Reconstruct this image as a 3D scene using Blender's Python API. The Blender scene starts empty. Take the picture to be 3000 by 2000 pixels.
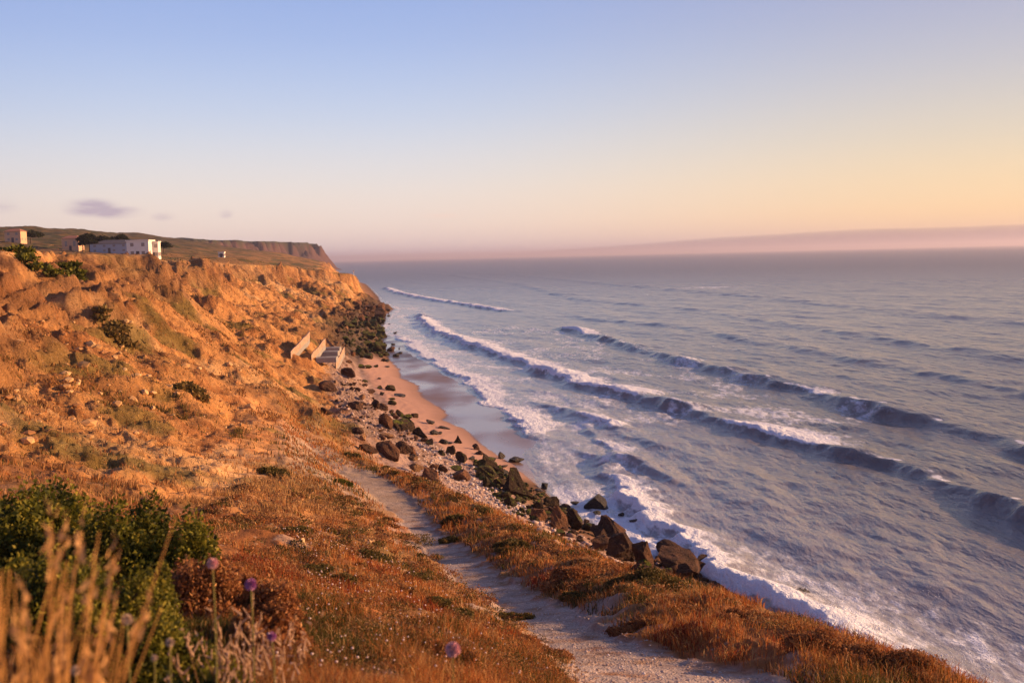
import bpy, math
import numpy as np
from mathutils import Matrix, Vector

sc = bpy.context.scene
COL = sc.collection
rng = np.random.RandomState(7)
R = math.radians

# ------------------------------------------------------------------ camera
CAM_H = 25.0
F_PX = 3000 * 35.0 / 36.0
PITCH = math.atan(249 / F_PX)
ROLL = R(1.37)
_F = np.array([0, math.cos(PITCH), -math.sin(PITCH)])
_R0 = np.array([1.0, 0, 0])
_U0 = np.array([0, math.sin(PITCH), math.cos(PITCH)])
_RC = math.cos(ROLL) * _R0 - math.sin(ROLL) * _U0
_UC = math.sin(ROLL) * _R0 + math.cos(ROLL) * _U0
cam_d = bpy.data.cameras.new('camera')
cam = bpy.data.objects.new('camera', cam_d)
COL.objects.link(cam)
cam.matrix_world = Matrix(((_RC[0], _UC[0], -_F[0], 0), (_RC[1], _UC[1], -_F[1], 0),
                           (_RC[2], _UC[2], -_F[2], CAM_H), (0, 0, 0, 1)))
cam_d.lens = 35.0
cam_d.sensor_width = 36.0
cam_d.sensor_fit = 'HORIZONTAL'
cam_d.clip_start = 0.05
cam_d.clip_end = 120000
cam_d.dof.use_dof = True
cam_d.dof.focus_distance = 45.0
cam_d.dof.aperture_fstop = 35e-3 / 0.016
sc.camera = cam

# ------------------------------------------------------------------ light
SUN_AZ, SUN_EL = R(78), R(13)
sd = np.array([math.sin(SUN_AZ) * math.cos(SUN_EL), math.cos(SUN_AZ) * math.cos(SUN_EL), math.sin(SUN_EL)])
sun_d = bpy.data.lights.new('sun', 'SUN')
sun_d.energy = 5.0
sun_d.angle = R(0.6)
sun_d.color = (1.0, 0.585, 0.285)
sun = bpy.data.objects.new('sun', sun_d)
COL.objects.link(sun)
sun.rotation_euler = Vector((-sd[0], -sd[1], -sd[2])).to_track_quat('-Z', 'Y').to_euler()
sun.location = (60, 20, 60)

sc.view_settings.view_transform = 'Standard'
sc.view_settings.look = 'None'
sc.view_settings.gamma = 1.0
sc.view_settings.exposure = 0.85
sc.render.film_transparent = False
try:
    sc.cycles.use_denoising = True
    sc.cycles.max_bounces = 5
    sc.cycles.diffuse_bounces = 2
    sc.cycles.glossy_bounces = 2
    sc.cycles.transmission_bounces = 2
    sc.cycles.transparent_max_bounces = 6
    sc.cycles.volume_bounces = 0
    sc.cycles.use_light_tree = False
except Exception:
    pass


class NT:
    """little helper to write node trees"""
    def __init__(self, tree):
        self.t = tree
        tree.nodes.clear()

    def n(self, typ, **kw):
        nd = self.t.nodes.new(typ)
        for k, v in kw.items():
            if k.startswith('i_'):
                key = k[2:]
                key = int(key) if key.isdigit() else key.replace('_', ' ')
                self.put(nd.inputs[key], v)
            else:
                setattr(nd, k, v)
        return nd

    def put(self, sock, v):
        if isinstance(v, bpy.types.NodeSocket):
            self.t.links.new(v, sock)
        else:
            try:
                sock.default_value = v
            except Exception:
                sock.default_value = tuple(v) + (1.0,)

    def math(self, op, a, b=0.0, c=None, clamp=False):
        nd = self.t.nodes.new('ShaderNodeMath')
        nd.operation = op
        nd.use_clamp = clamp
        self.put(nd.inputs[0], a)
        self.put(nd.inputs[1], b)
        if c is not None:
            self.put(nd.inputs[2], c)
        return nd.outputs[0]

    def mix(self, f, a, b, blend='MIX'):
        nd = self.t.nodes.new('ShaderNodeMix')
        nd.data_type = 'RGBA'
        nd.blend_type = blend
        self.put(nd.inputs[0], f)
        self.put(nd.inputs[6], a)
        self.put(nd.inputs[7], b)
        return nd.outputs[2]

    def ramp(self, f, stops, interp='LINEAR'):
        nd = self.t.nodes.new('ShaderNodeValToRGB')
        cr = nd.color_ramp
        cr.interpolation = interp
        while len(cr.elements) < len(stops):
            cr.elements.new(0.5)
        for e, (p, c) in zip(cr.elements, stops):
            e.position = p
            e.color = (tuple(c) + (1,)) if not isinstance(c, (int, float)) else (c, c, c, 1)
        self.put(nd.inputs[0], f)
        return nd.outputs[0]

    def smooth(self, v, lo, hi):
        nd = self.t.nodes.new('ShaderNodeMapRange')
        nd.interpolation_type = 'SMOOTHSTEP'
        self.put(nd.inputs[0], v)
        self.put(nd.inputs[1], lo)
        self.put(nd.inputs[2], hi)
        return nd.outputs[0]

    def noise(self, vec, scale, detail=4, rough=0.55, out=0):
        nd = self.t.nodes.new('ShaderNodeTexNoise')
        self.put(nd.inputs['Scale'], scale)
        self.put(nd.inputs['Detail'], detail)
        self.put(nd.inputs['Roughness'], rough)
        if vec is not None:
            self.put(nd.inputs['Vector'], vec)
        return nd.outputs[out]

    def scaled(self, vec, s, rot=(0, 0, 0)):
        nd = self.t.nodes.new('ShaderNodeMapping')
        self.put(nd.inputs['Vector'], vec)
        nd.inputs['Scale'].default_value = s
        nd.inputs['Rotation'].default_value = rot
        return nd.outputs[0]


def lin(r, g, b):
    return tuple(((c / 255 + 0.055) / 1.055) ** 2.4 if c > 10 else c / 255 / 12.92 for c in (r, g, b))


# ------------------------------------------------------------------ world (evening sky)
world = bpy.data.worlds.new('World')
sc.world = world
world.use_nodes = True
w = NT(world.node_tree)
tc = w.n('ShaderNodeTexCoord')
sep = w.n('ShaderNodeSeparateXYZ', i_0=tc.outputs['Generated'])
elev = sep.outputs[2]
hx = w.n('ShaderNodeVectorMath', operation='MULTIPLY', i_0=tc.outputs['Generated'], i_1=(1, 1, 0))
hn = w.n('ShaderNodeVectorMath', operation='NORMALIZE', i_0=hx.outputs[0])
dt = w.n('ShaderNodeVectorMath', operation='DOT_PRODUCT', i_0=hn.outputs[0],
         i_1=(math.sin(SUN_AZ), math.cos(SUN_AZ), 0))
sunside = dt.outputs['Value']          # 1 towards the sun, -1 away
# gradient away from the sun and gradient towards it, mixed by azimuth
G_L = [(0.0, lin(205, 190, 205)), (0.012, lin(226, 204, 200)), (0.035, lin(236, 214, 200)), (0.08, lin(222, 215, 211)),
       (0.14, lin(188, 200, 222)), (0.21, lin(156, 176, 220)), (0.30, lin(130, 155, 209)), (0.5, lin(108, 122, 168)), (1.0, lin(78, 88, 132))]
G_R = [(0.0, lin(190, 160, 165)), (0.018, lin(244, 198, 152)), (0.045, lin(242, 206, 158)), (0.10, lin(214, 200, 178)),
       (0.17, lin(180, 180, 192)), (0.24, lin(156, 160, 190)), (0.30, lin(138, 146, 190)), (0.5, lin(122, 128, 162)), (1.0, lin(78, 88, 132))]
ze = w.math('MAXIMUM', elev, 0.0)
gl = w.ramp(ze, G_L, 'B_SPLINE')
gr = w.ramp(ze, G_R, 'B_SPLINE')
side = w.smooth(sunside, 0.05, 0.68)
grad = w.mix(side, gl, gr)
far = w.smooth(sunside, -0.9, -0.1)
grad = w.mix(far, w.mix(1.0, grad, (0.55, 0.58, 0.75, 1), 'MULTIPLY'), grad)
# small thin clouds low over the land and one streak over the sea
cv = w.scaled(tc.outputs['Generated'], (14, 14, 70))
cn = w.noise(cv, 1.0, 4, 0.6)


def cloud_at(px, py, sx, sy, amt):
    d = _F * F_PX + (px - 1500) * _RC + (1000 - py) * _UC
    d = d / np.linalg.norm(d)
    df = w.n('ShaderNodeVectorMath', operation='SUBTRACT', i_0=tc.outputs['Generated'], i_1=tuple(d))
    sf = w.n('ShaderNodeVectorMath', operation='MULTIPLY', i_0=df.outputs[0], i_1=(1 / sx, 1 / sx, 1 / sy))
    ln = w.n('ShaderNodeVectorMath', operation='LENGTH', i_0=sf.outputs[0])
    fall = w.smooth(ln.outputs['Value'], 1.0, 0.0)
    v = w.math('MULTIPLY', fall, w.smooth(cn, 0.25, 0.75))
    return w.math('MULTIPLY', v, amt)


cm = cloud_at(268, 608, 0.034, 0.011, 1.5)
for a in ((340, 622, 0.034, 0.008, 1.4), (478, 634, 0.016, 0.006, 0.8), (662, 627, 0.009, 0.006, 0.9), (10, 610, 0.02, 0.01, 0.6)):
    cm = w.math('MAXIMUM', cm, cloud_at(*a))
cm = w.math('MINIMUM', cm, 0.75)
grad = w.mix(cm, grad, lin(168, 150, 172) + (1,))
st = w.math('MAXIMUM', cloud_at(1290, 634, 0.03, 0.0035, 1.0), cloud_at(1130, 707, 0.02, 0.003, 0.8))
grad = w.mix(w.math('MINIMUM', st, 0.55), grad, lin(240, 205, 190) + (1,))
sky = w.n('ShaderNodeTexSky', sky_type='NISHITA', sun_disc=False, sun_elevation=SUN_EL, sun_rotation=SUN_AZ,
          air_density=1.2, dust_density=1.5, ozone_density=2.0)
bg1 = w.n('ShaderNodeBackground', i_Color=sky.outputs[0], i_Strength=0.05)
bg2 = w.n('ShaderNodeBackground', i_Color=grad, i_Strength=0.71)
# the measured evening gradient carries most of the light; the physical sky adds its share
mxs = w.n('ShaderNodeMixShader', i_0=0.88, i_1=bg1.outputs[0], i_2=bg2.outputs[0])
w.n('ShaderNodeOutputWorld', i_Surface=mxs.outputs[0])

# ------------------------------------------------------------------ numpy noise
_perm = rng.permutation(256)
_perm = np.concatenate([_perm, _perm, _perm]).astype(np.int32)
_ga = rng.rand(256) * 2 * np.pi
_gx, _gy = np.cos(_ga), np.sin(_ga)


def perlin(x, y):
    xi = np.floor(x).astype(np.int64)
    yi = np.floor(y).astype(np.int64)
    xf = x - xi
    yf = y - yi
    u = xf * xf * xf * (xf * (xf * 6 - 15) + 10)
    v = yf * yf * yf * (yf * (yf * 6 - 15) + 10)
    xa = xi & 255
    ya = yi & 255
    xb = (xa + 1) & 255
    yb = (ya + 1) & 255

    def g(a, b, dx, dy):
        h = _perm[_perm[a] + b]
        return _gx[h] * dx + _gy[h] * dy
    n00 = g(xa, ya, xf, yf)
    n10 = g(xb, ya, xf - 1, yf)
    n01 = g(xa, yb, xf, yf - 1)
    n11 = g(xb, yb, xf - 1, yf - 1)
    a = n00 + u * (n10 - n00)
    b = n01 + u * (n11 - n01)
    return (a + v * (b - a)) * 1.5


def fbm(x, y, o=4, gain=0.5):
    s = 0
    a = 1.0
    for k in range(o):
        s = s + a * perlin(x + 17.3 * k, y - 9.1 * k)
        x, y = x * 2.03, y * 2.03
        a *= gain
    return s


def ridged(x, y, o=4, gain=0.5):
    s = 0
    a = 1.0
    for k in range(o):
        s = s + a * (1 - np.abs(perlin(x + 31.7 * k, y + 5.9 * k)) * 2)
        x, y = x * 2.1, y * 2.1
        a *= gain
    return s * 0.5


def sstep(v, lo, hi):
    t = np.clip((v - lo) / (hi - lo), 0, 1)
    return t * t * (3 - 2 * t)


# ------------------------------------------------------------------ pixel -> world helpers
def ray(px, py):
    d = _F * F_PX + (px - 1500) * _RC + (1000 - py) * _UC
    return d / np.linalg.norm(d)


def unp(px, py, z=0.0):
    d = ray(px, py)
    t = (z - CAM_H) / d[2]
    return d[0] * t, d[1] * t


def line_px(pts):
    out = []
    for p in pts:
        x, y = unp(p[0], p[1], p[2] if len(p) > 2 else 0.0)
        out.append((y, x, p[2] if len(p) > 2 else 0.0))
    return out


# break lines of the coast, from the sea to the land: (y, x, z)
L = []
LA = [(-200, 150, -0.3), (0, 62, -0.3), (40, 37, -0.3), (55, 25.8, -0.3)] + \
     [(y, x + 0.7, -0.2) for y, x, z in line_px([(2350, 1830), (2150, 1735), (2000, 1670), (1850, 1610), (1750, 1560), (1650, 1490), (1560, 1410)])] + \
     [(y, x, -0.04) for y, x, z in line_px([(1570, 1275), (1500, 1232), (1420, 1160), (1290, 1072), (1165, 990)])] + \
     [(345, -46, -0.1), (430, -53, -0.2), (500, -57, -0.3), (560, -70, -0.3), (660, -84, -0.3), (1027, -145, -0.3),
      (1300, -345, -0.3), (1700, -472, -0.3), (2200, -462, -0.3), (2700, -445, -0.3), (2800, -560, -0.3), (3200, -1200, -0.3), (4500, -2500, -0.3)]
LW = [(-200, 148, 0.4), (0, 60, 0.4), (40, 35, 0.4), (55, 25, .4)] + \
     [(y, x, 0.22) for y, x, z in line_px([(2350, 1830, .2), (2150, 1735, .2), (2000, 1670, .2), (1850, 1610, .2), (1750, 1560, .2), (1650, 1490, .2), (1560, 1410, .2), (1500, 1360, .2),
                                           (1390, 1290, .2), (1372, 1262, .2), (1290, 1228, .2), (1312, 1215, .2), (1268, 1180, .2), (1232, 1162, .2),
                                           (1220, 1128, .2), (1172, 1108, .2), (1170, 1085, .2), (1155, 1072, .2), (1135, 1045, .2), (1115, 990, .2), (1100, 945, .2)])] + \
     [(500, -59, 0.3), (560, -73, 0.3), (660, -88, 0.3), (1027, -149, 0.3), (1300, -352, 0.3), (1700, -480, 0.3), (2200, -470, 0.3),
      (2700, -450, 0.3), (2800, -568, 0.3), (3200, -1210, 0.3), (4500, -2510, 0.3)]
LD = [(y, x + 14 + abs(y) * 0.04, -4.0) for y, x, z in LA]
LT = [(-200, 138, 3), (0, 48, 4), (40, 24, 4), (58, 12, 4)] + \
     line_px([(1700, 1600, 3.5), (1520, 1490, 3.3), (1400, 1395, 2.8), (1300, 1325, 2.2), (1200, 1262, 2), (1120, 1190, 2), (1060, 1110, 2), (1045, 1060, 2.5), (1050, 1000, 3), (1060, 930, 3)]) + \
     [(500, -66, 3), (560, -82, 3), (660, -96, 3), (1027, -160, 4), (1300, -362, 5), (1700, -492, 8), (2200, -482, 8), (2700, -458, 5),
      (2800, -578, 8), (3200, -1222, 8), (4500, -2520, 8)]
LB = [(-200, 60, 20), (-30, 17, 20.3), (0, 9.8, 19.8)] + \
     line_px([(2740, 2010, 18.9), (2560, 1945, 18.5), (2390, 1875, 18.0), (2200, 1800, 17.4), (2000, 1725, 16.4), (1800, 1680, 15.2), (1640, 1612, 13.3),
              (1530, 1550, 11.8), (1400, 1490, 10.6), (1270, 1430, 9.6), (1150, 1388, 9.0), (1010, 1330, 8.6), (940, 1200, 7.5), (925, 1090, 7)]) + \
     [(204, -38, 6.5), (300, -50, 6), (430, -64, 5), (500, -70.5, 5), (560, -89, 6), (660, -104, 7), (1027, -170, 8), (1300, -375, 10), (1700, -505, 18),
      (2200, -495, 20), (2700, -464, 12), (2800, -590, 20), (3200, -1240, 20), (4500, -2540, 20)]
LPS = [(-200, 52, 21), (-30, 12, 21), (0, 6.0, 20.6)] + \
      line_px([(2330, 2000, 19.5), (2090, 1945, 18.9), (1800, 1855, 17.6), (1592, 1756, 15.9), (1446, 1668, 14.0), (1326, 1588, 12.3), (1262, 1535, 11.4),
               (1205, 1460, 10.5), (1110, 1395, 10), (985, 1335, 9.6), (925, 1250, 9.6), (885, 1160, 9.6)]) + \
      [(150, -34, 9), (204, -41, 8.5), (300, -54, 8), (430, -66, 6.5), (500, -72, 6.5), (560, -93, 8), (660, -109, 9), (1027, -175, 11), (1300, -385, 14),
       (1700, -512, 26), (2200, -502, 28), (2700, -470, 20), (2800, -600, 30), (3200, -1250, 30), (4500, -2550, 30)]
LPL = [(-200, 50, 21.5), (-30, 9, 21.8), (0, 3.6, 21.2)] + \
      line_px([(1700, 2000, 19.9), (1645, 1930, 18.9), (1560, 1870, 17.6), (1450, 1775, 15.9), (1330, 1690, 14.2), (1235, 1620, 12.7), (1222, 1575, 12.0),
               (1165, 1515, 11.3), (1100, 1455, 10.7), (1010, 1400, 10.2), (925, 1335, 10), (885, 1255, 10), (850, 1165, 10)]) + \
      [(150, -36, 9.8), (204, -43, 9.3), (300, -57, 9), (430, -67.5, 8), (500, -73, 8), (560, -96, 9.5), (660, -113, 11), (1027, -179, 14), (1300, -392, 18),
       (1700, -520, 34), (2200, -509, 36), (2700, -477, 29), (2800, -610, 38), (3200, -1260, 38), (4500, -2560, 38)]
LM1 = [(-200, 45, 22.5), (-30, 3.5, 23.3), (0, 0.8, 23.2), (3, 0.2, 22.9), (7, -0.9, 22), (14, -2.4, 20), (24, -4.8, 17.9), (31, -6.6, 16.2), (45, -10.2, 14), (70, -16.5, 12.2),
       (95, -22.5, 11.3), (111, -27, 11.2), (150, -38, 11.3), (204, -46, 10.8), (300, -62, 10.8), (430, -70, 10), (500, -74, 9.5), (560, -98, 11), (660, -116, 13),
       (1027, -182, 17), (1300, -398, 24), (1700, -528, 44), (2200, -518, 46), (2700, -484, 38), (2800, -620, 48), (3200, -1270, 48), (4500, -2570, 48)]
LM2 = [(-200, 30, 24), (-30, -4, 24), (0, -4.5, 23.6), (7, -4.8, 22.4), (14, -6.5, 20.9), (24, -8.8, 18.6), (31, -11, 16.8), (45, -15, 14.8), (70, -22, 13.2), (95, -29, 13.5),
       (150, -44, 14), (204, -54, 13.5), (300, -72, 13.2), (430, -77, 12.5), (500, -75, 11.5), (560, -101, 13), (660, -119, 15), (1027, -185, 20), (1300, -405, 28),
       (1700, -535, 52), (2200, -528, 56), (2700, -492, 48), (2800, -630, 58), (3200, -1280, 58), (4500, -2580, 58)]
LCM = [(-200, 10, 25), (-30, -18, 25), (0, -15, 24.5), (7, -14, 23), (14, -14, 21.2), (24, -17, 19.2), (31, -20, 18), (45, -27, 17.6), (70, -34, 18.6), (95, -41, 19.6),
       (150, -57, 20), (204, -69, 19.8), (300, -86, 19), (430, -88, 17), (500, -75.6, 14.5), (560, -104, 16), (660, -122, 18), (1027, -188, 22), (1300, -412, 33),
       (1700, -543, 60), (2200, -538, 64), (2700, -502, 58), (2800, -640, 66), (3200, -1290, 66), (4500, -2590, 66)]
LCT = [(-200, -20, 26), (-30, -32, 26), (0, -29, 26), (24, -31, 25.6), (45, -38, 25.8), (70, -45, 26.2), (95, -51.5, 26.8),
       (150, -67, 26.6), (204, -78, 26.2), (300, -93, 25.4), (430, -92.5, 22.8), (500, -76.6, 16.9), (560, -107, 18), (660, -125, 20), (1027, -192, 24), (1300, -420, 38),
       (1700, -552, 66), (2200, -550, 70), (2600, -518, 73), (2700, -528, 70), (2800, -660, 72), (3200, -1310, 72), (4500, -2610, 72)]
ZP = {0: 27, 100: 28.0, 350: 29.3, 430: 29, 520: 24, 700: 26, 1027: 34, 1300: 52, 1700: 70, 2700: 73, 4500: 76}
Z3 = {0: 34, 100: 37, 350: 40, 500: 42, 700: 50, 900: 60, 1300: 76, 1700: 82, 2700: 80, 4500: 84}


def offl(dx, Z):
    ks = sorted(Z)
    return [(y, x + dx, float(np.interp(y, ks, [Z[k] for k in ks]))) for y, x, z in LCT]


LP1 = offl(-45, ZP)
_unused = (-190, {k: 0.5 * (np.interp(k, sorted(ZP), [ZP[q] for q in sorted(ZP)]) + np.interp(k, sorted(Z3), [Z3[q] for q in sorted(Z3)])) + 1.5 for k in Z3})
LP2 = offl(-190, {0: 31, 100: 33, 350: 36, 430: 40, 520: 46, 620: 51, 750: 54, 900: 55, 1100: 58, 1300: 66, 1700: 76, 2700: 78, 4500: 80})
LP3 = offl(-460, Z3)
LP4 = offl(-3500, {k: v + 25 for k, v in Z3.items()})
LINES = [LD, LA, LW, LT, LB, LPS, LPL, LM1, LM2, LCM, LCT, LP1, LP2, LP3, LP4]
NL = len(LINES)
# tables on a warped y axis, slightly smoothed
_ty = np.concatenate([np.linspace(-200, 0, 60)[:-1], np.linspace(0, 60, 181)[:-1], np.exp(np.linspace(math.log(60), math.log(4500), 900))])
_tx, _tz = [], []
for i, ln in enumerate(LINES):
    ln = sorted(ln)
    ys = [p[0] for p in ln]
    X = np.interp(_ty, ys, [p[1] for p in ln])
    Z = np.interp(_ty, ys, [p[2] for p in ln])
    kk = 5 if i in (1, 2) else 9
    k = np.hanning(kk + 2)[1:-1]
    k /= k.sum()
    X = np.convolve(np.pad(X, kk // 2, mode='edge'), k, 'valid')
    Z = np.convolve(np.pad(Z, kk // 2, mode='edge'), k, 'valid')
    _tx.append(X)
    _tz.append(Z)
for i in range(1, NL):      # keep the order
    _tx[i] = np.minimum(_tx[i], _tx[i - 1] - 0.05)


def base(x, y):
    """smooth terrain height and the break-line coordinate u (0 sea .. NL-1 inland)"""
    z = np.full(x.shape, -4.0)
    u = np.zeros(x.shape)
    xa = np.interp(y, _ty, _tx[0])
    za = np.interp(y, _ty, _tz[0])
    for i in range(NL - 1):
        xb = np.interp(y, _ty, _tx[i + 1])
        zb = np.interp(y, _ty, _tz[i + 1])
        t = (xa - x) / (xa - xb)
        m = (x <= xa) & (x > xb)
        z = np.where(m, za + (zb - za) * t, z)
        u = np.where(m, i + t, u)
        xa, za = xb, zb
    z = np.where(x <= xa, za, z)
    u = np.where(x <= xa, NL - 1.0, u)
    return z, u


I_A, I_W, I_T, I_B, I_PS, I_PL, I_M1, I_M2, I_CM, I_CT = 1, 2, 3, 4, 5, 6, 7, 8, 9, 10


def zones(x, y, u):
    n1 = fbm(x * 0.35, y * 0.35, 4)
    far = np.clip(y / 120, 0, 1)
    up = u + 0.16 * fbm(x * 1.1 + 70, y * 1.1, 3)
    path = sstep(up, I_PS - 0.10, I_PS + 0.08) * (1 - sstep(up, I_PL - 0.08, I_PL + 0.10)) * (1 - sstep(y, 62, 76))
    cliff = sstep(u, I_M1 + 0.2, I_M2 + 0.4) * (1 - sstep(u, I_CT - 0.25, I_CT + 0.02)) * sstep(y, 26, 48)
    steep = sstep(u, I_CM - 0.15, I_CM + 0.25) * (1 - sstep(u, I_CT - 0.1, I_CT + 0.05)) * sstep(y, 26, 60)
    tal = sstep(u, I_T - 0.2, I_T + 0.6) * sstep(y, 75, 110)
    rough = np.clip(np.maximum(cliff, tal * (1 - sstep(u, I_CT - 0.1, I_CT + 0.05))), 0, 1)
    return n1, path, cliff, steep, rough


def height(x, y, detail=True):
    # wobble the lines a little so that nothing runs ruler-straight
    wob = np.clip(y / 60, 0.15, 3.0)
    wx = fbm(x * 0.06, y * 0.06, 3) * 1.6 * wob
    zz, u0 = base(x, y)
    land = sstep(u0, I_PL + 0.3, I_M2)
    # gullies that cut the face of the cliff
    gul = ridged(x * 0.012 + 4, y * 0.035, 3) - 0.45
    wx = wx + gul * 12.0 * sstep(y, 50, 130) * sstep(u0, I_M2 - 0.5, I_CM) * (1 - sstep(y, 400, 480))
    wx = wx + gul * 75 * sstep(y, 1100, 1500) * sstep(u0, I_T, I_CM)
    z, u = base(x + wx * land, y)
    if not detail:
        return z, u
    n1, path, cliff, steep, rough = zones(x, y, u)
    sea_side = 1 - sstep(u, I_W, I_T)
    A = 0.16 * fbm(x * 0.9, y * 0.9, 4)                                   # grassy lumps
    B = 0.75 * (ridged(x * 0.11, y * 0.11, 5, 0.55) - 0.5) + 0.30 * fbm(x * 0.5, y * 0.5, 4, 0.6) + 0.16 * (ridged(x * 0.8 + 3, y * 0.8, 4, 0.6) - 0.5)    # broken slope
    lw = np.abs(perlin(x * 1.3, y * 1.3))
    step = z * 0.55 + 0.5 * fbm(x * 0.05, y * 0.05, 2)
    st = (np.floor(step) + sstep(step - np.floor(step), 0.25, 0.6) - step) / 0.55           # ledges of hard strata
    berm = sstep(u, I_B - 0.35, I_B + 0.15) * (1 - sstep(u, I_PS - 0.45, I_PS - 0.05)) * (1 - sstep(y, 70, 90))
    big = sstep(y, 100, 400)
    mid = (1 - path) * (1 - sea_side)
    z = z + mid * (1 - rough) * A * 0.8
    z = z + rough * (1 - sea_side) * B * (1.0 + 1.1 * big)
    z = z + rough * (1 - sea_side) * sstep(y, 45, 80) * (1.7 * fbm(x * 0.055 + 21, y * 0.055, 3) + 1.0 * (ridged(x * 0.16 + 6, y * 0.16, 3) - 0.5))
    z = z + steep * 1.6 * (ridged(x * 0.05, y * 0.16, 4) - 0.5)
    z = z + sstep(y, 230, 270) * (1 - sstep(y, 560, 620)) * sstep(u, I_W, I_W + 0.4) * (1 - sstep(u, I_PS, I_M1)) * (1.3 * fbm(x * 0.35, y * 0.35, 4) + 0.5)
    z = z + steep * st * 0.75
    z = z + berm * (0.20 + 0.26 * fbm(x * 0.5, y * 0.5, 3))
    z = z + path * (0.018 * fbm(x * 2, y * 2, 3) - 0.08)
    z = z + (1 - path) * sstep(u, I_PS, I_M2) * (1 - sstep(y, 60, 90)) * 0.28 * fbm(x * 0.33 + 9, y * 0.33, 3)
    hill = sstep(u, I_CT + 0.5, I_CT + 2)
    z = z + hill * (2.0 * fbm(x * 0.012, y * 0.012, 4) + 1.0 * fbm(x * 0.1, y * 0.1, 2) * 0.5)
    z = z + sea_side * (u > I_A) * 0.02 * fbm(x * 0.2, y * 0.1, 3) * sstep(u, I_W, I_W + .3)
    return z, u


def hz(x, y):
    z, _ = height(np.array([float(x)]), np.array([float(y)]))
    return float(z[0])


def ground(px, py, tmax=4000):
    """where the line of sight through a photo pixel meets the terrain (or the sea)"""
    d = ray(px, py)
    t = np.exp(np.linspace(math.log(1.5), math.log(tmax), 5000))
    P = d[None, :] * t[:, None]
    z, _ = height(P[:, 0], P[:, 1])
    z = np.maximum(z, 0.0)
    below = (P[:, 2] + CAM_H) < z
    k = int(np.argmax(below)) if below.any() else len(t) - 1
    return P[k, 0], P[k, 1], float(z[k]), float(t[k])


# ------------------------------------------------------------------ mesh helpers
def mesh_np(name, V, F4=None, F3=None, mat=None, smooth=True, attrs=None, colors=None):
    me = bpy.data.meshes.new(name)
    nq = 0 if F4 is None else len(F4)
    nt = 0 if F3 is None else len(F3)
    me.vertices.add(len(V))
    me.vertices.foreach_set('co', np.ascontiguousarray(V, dtype=np.float32).ravel())
    loops = []
    if nq:
        loops.append(np.asarray(F4, dtype=np.int32).ravel())
    if nt:
        loops.append(np.asarray(F3, dtype=np.int32).ravel())
    lv = np.concatenate(loops)
    me.loops.add(len(lv))
    me.loops.foreach_set('vertex_index', lv)
    me.polygons.add(nq + nt)
    starts = np.concatenate([np.arange(nq) * 4, nq * 4 + np.arange(nt) * 3]).astype(np.int32)
    me.polygons.foreach_set('loop_start', starts)
    me.polygons.foreach_set('use_smooth', np.full(nq + nt, bool(smooth)))
    me.update(calc_edges=True)
    for k, a in (attrs or {}).items():
        at = me.attributes.new(k, 'FLOAT', 'POINT')
        at.data.foreach_set('value', np.ascontiguousarray(a, dtype=np.float32).ravel())
    for k, a in (colors or {}).items():
        at = me.attributes.new(k, 'FLOAT_COLOR', 'POINT')
        c = np.ones((len(V), 4), dtype=np.float32)
        c[:, :3] = a
        at.data.foreach_set('color', c.ravel())
    if mat:
        me.materials.append(mat)
    return me


def link(name, me, parent=None, **props):
    o = bpy.data.objects.new(name, me)
    COL.objects.link(o)
    if parent is not None:
        o.parent = parent
    for k, v in props.items():
        o[k] = v
    return o


def tag(o, label, cat, group=None, kind=None):
    o['label'] = label
    o['category'] = cat
    if group:
        o['group'] = group
    if kind:
        o['kind'] = kind
    return o


def empty(name, loc, label, cat, group=None, rz=0.0):
    o = bpy.data.objects.new(name, None)
    COL.objects.link(o)
    o.location = loc
    o.rotation_euler = (0, 0, rz)
    return tag(o, label, cat, group)


def polar(az, r, fn):
    A, RR = np.meshgrid(az, r)
    x = RR * np.sin(A)
    y = RR * np.cos(A)
    out = fn(x.ravel(), y.ravel())
    n, m = len(r), len(az)
    idx = np.arange(n * m).reshape(n, m)
    q = np.stack([idx[:-1, :-1], idx[:-1, 1:], idx[1:, 1:], idx[1:, :-1]], -1).reshape(-1, 4)
    q = q[:, ::-1]
    return x.ravel(), y.ravel(), q, out


def az_axis(lo, hi, step):
    fine = np.arange(lo, hi, step)
    a = np.linspace(-math.pi, lo, 90)[:-1]
    b = np.linspace(hi, math.pi, 90)
    return np.concatenate([a, fine, b])


# ------------------------------------------------------------------ materials
def new_mat(name):
    m = bpy.data.materials.new(name)
    m.use_nodes = True
    return m, NT(m.node_tree)


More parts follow.
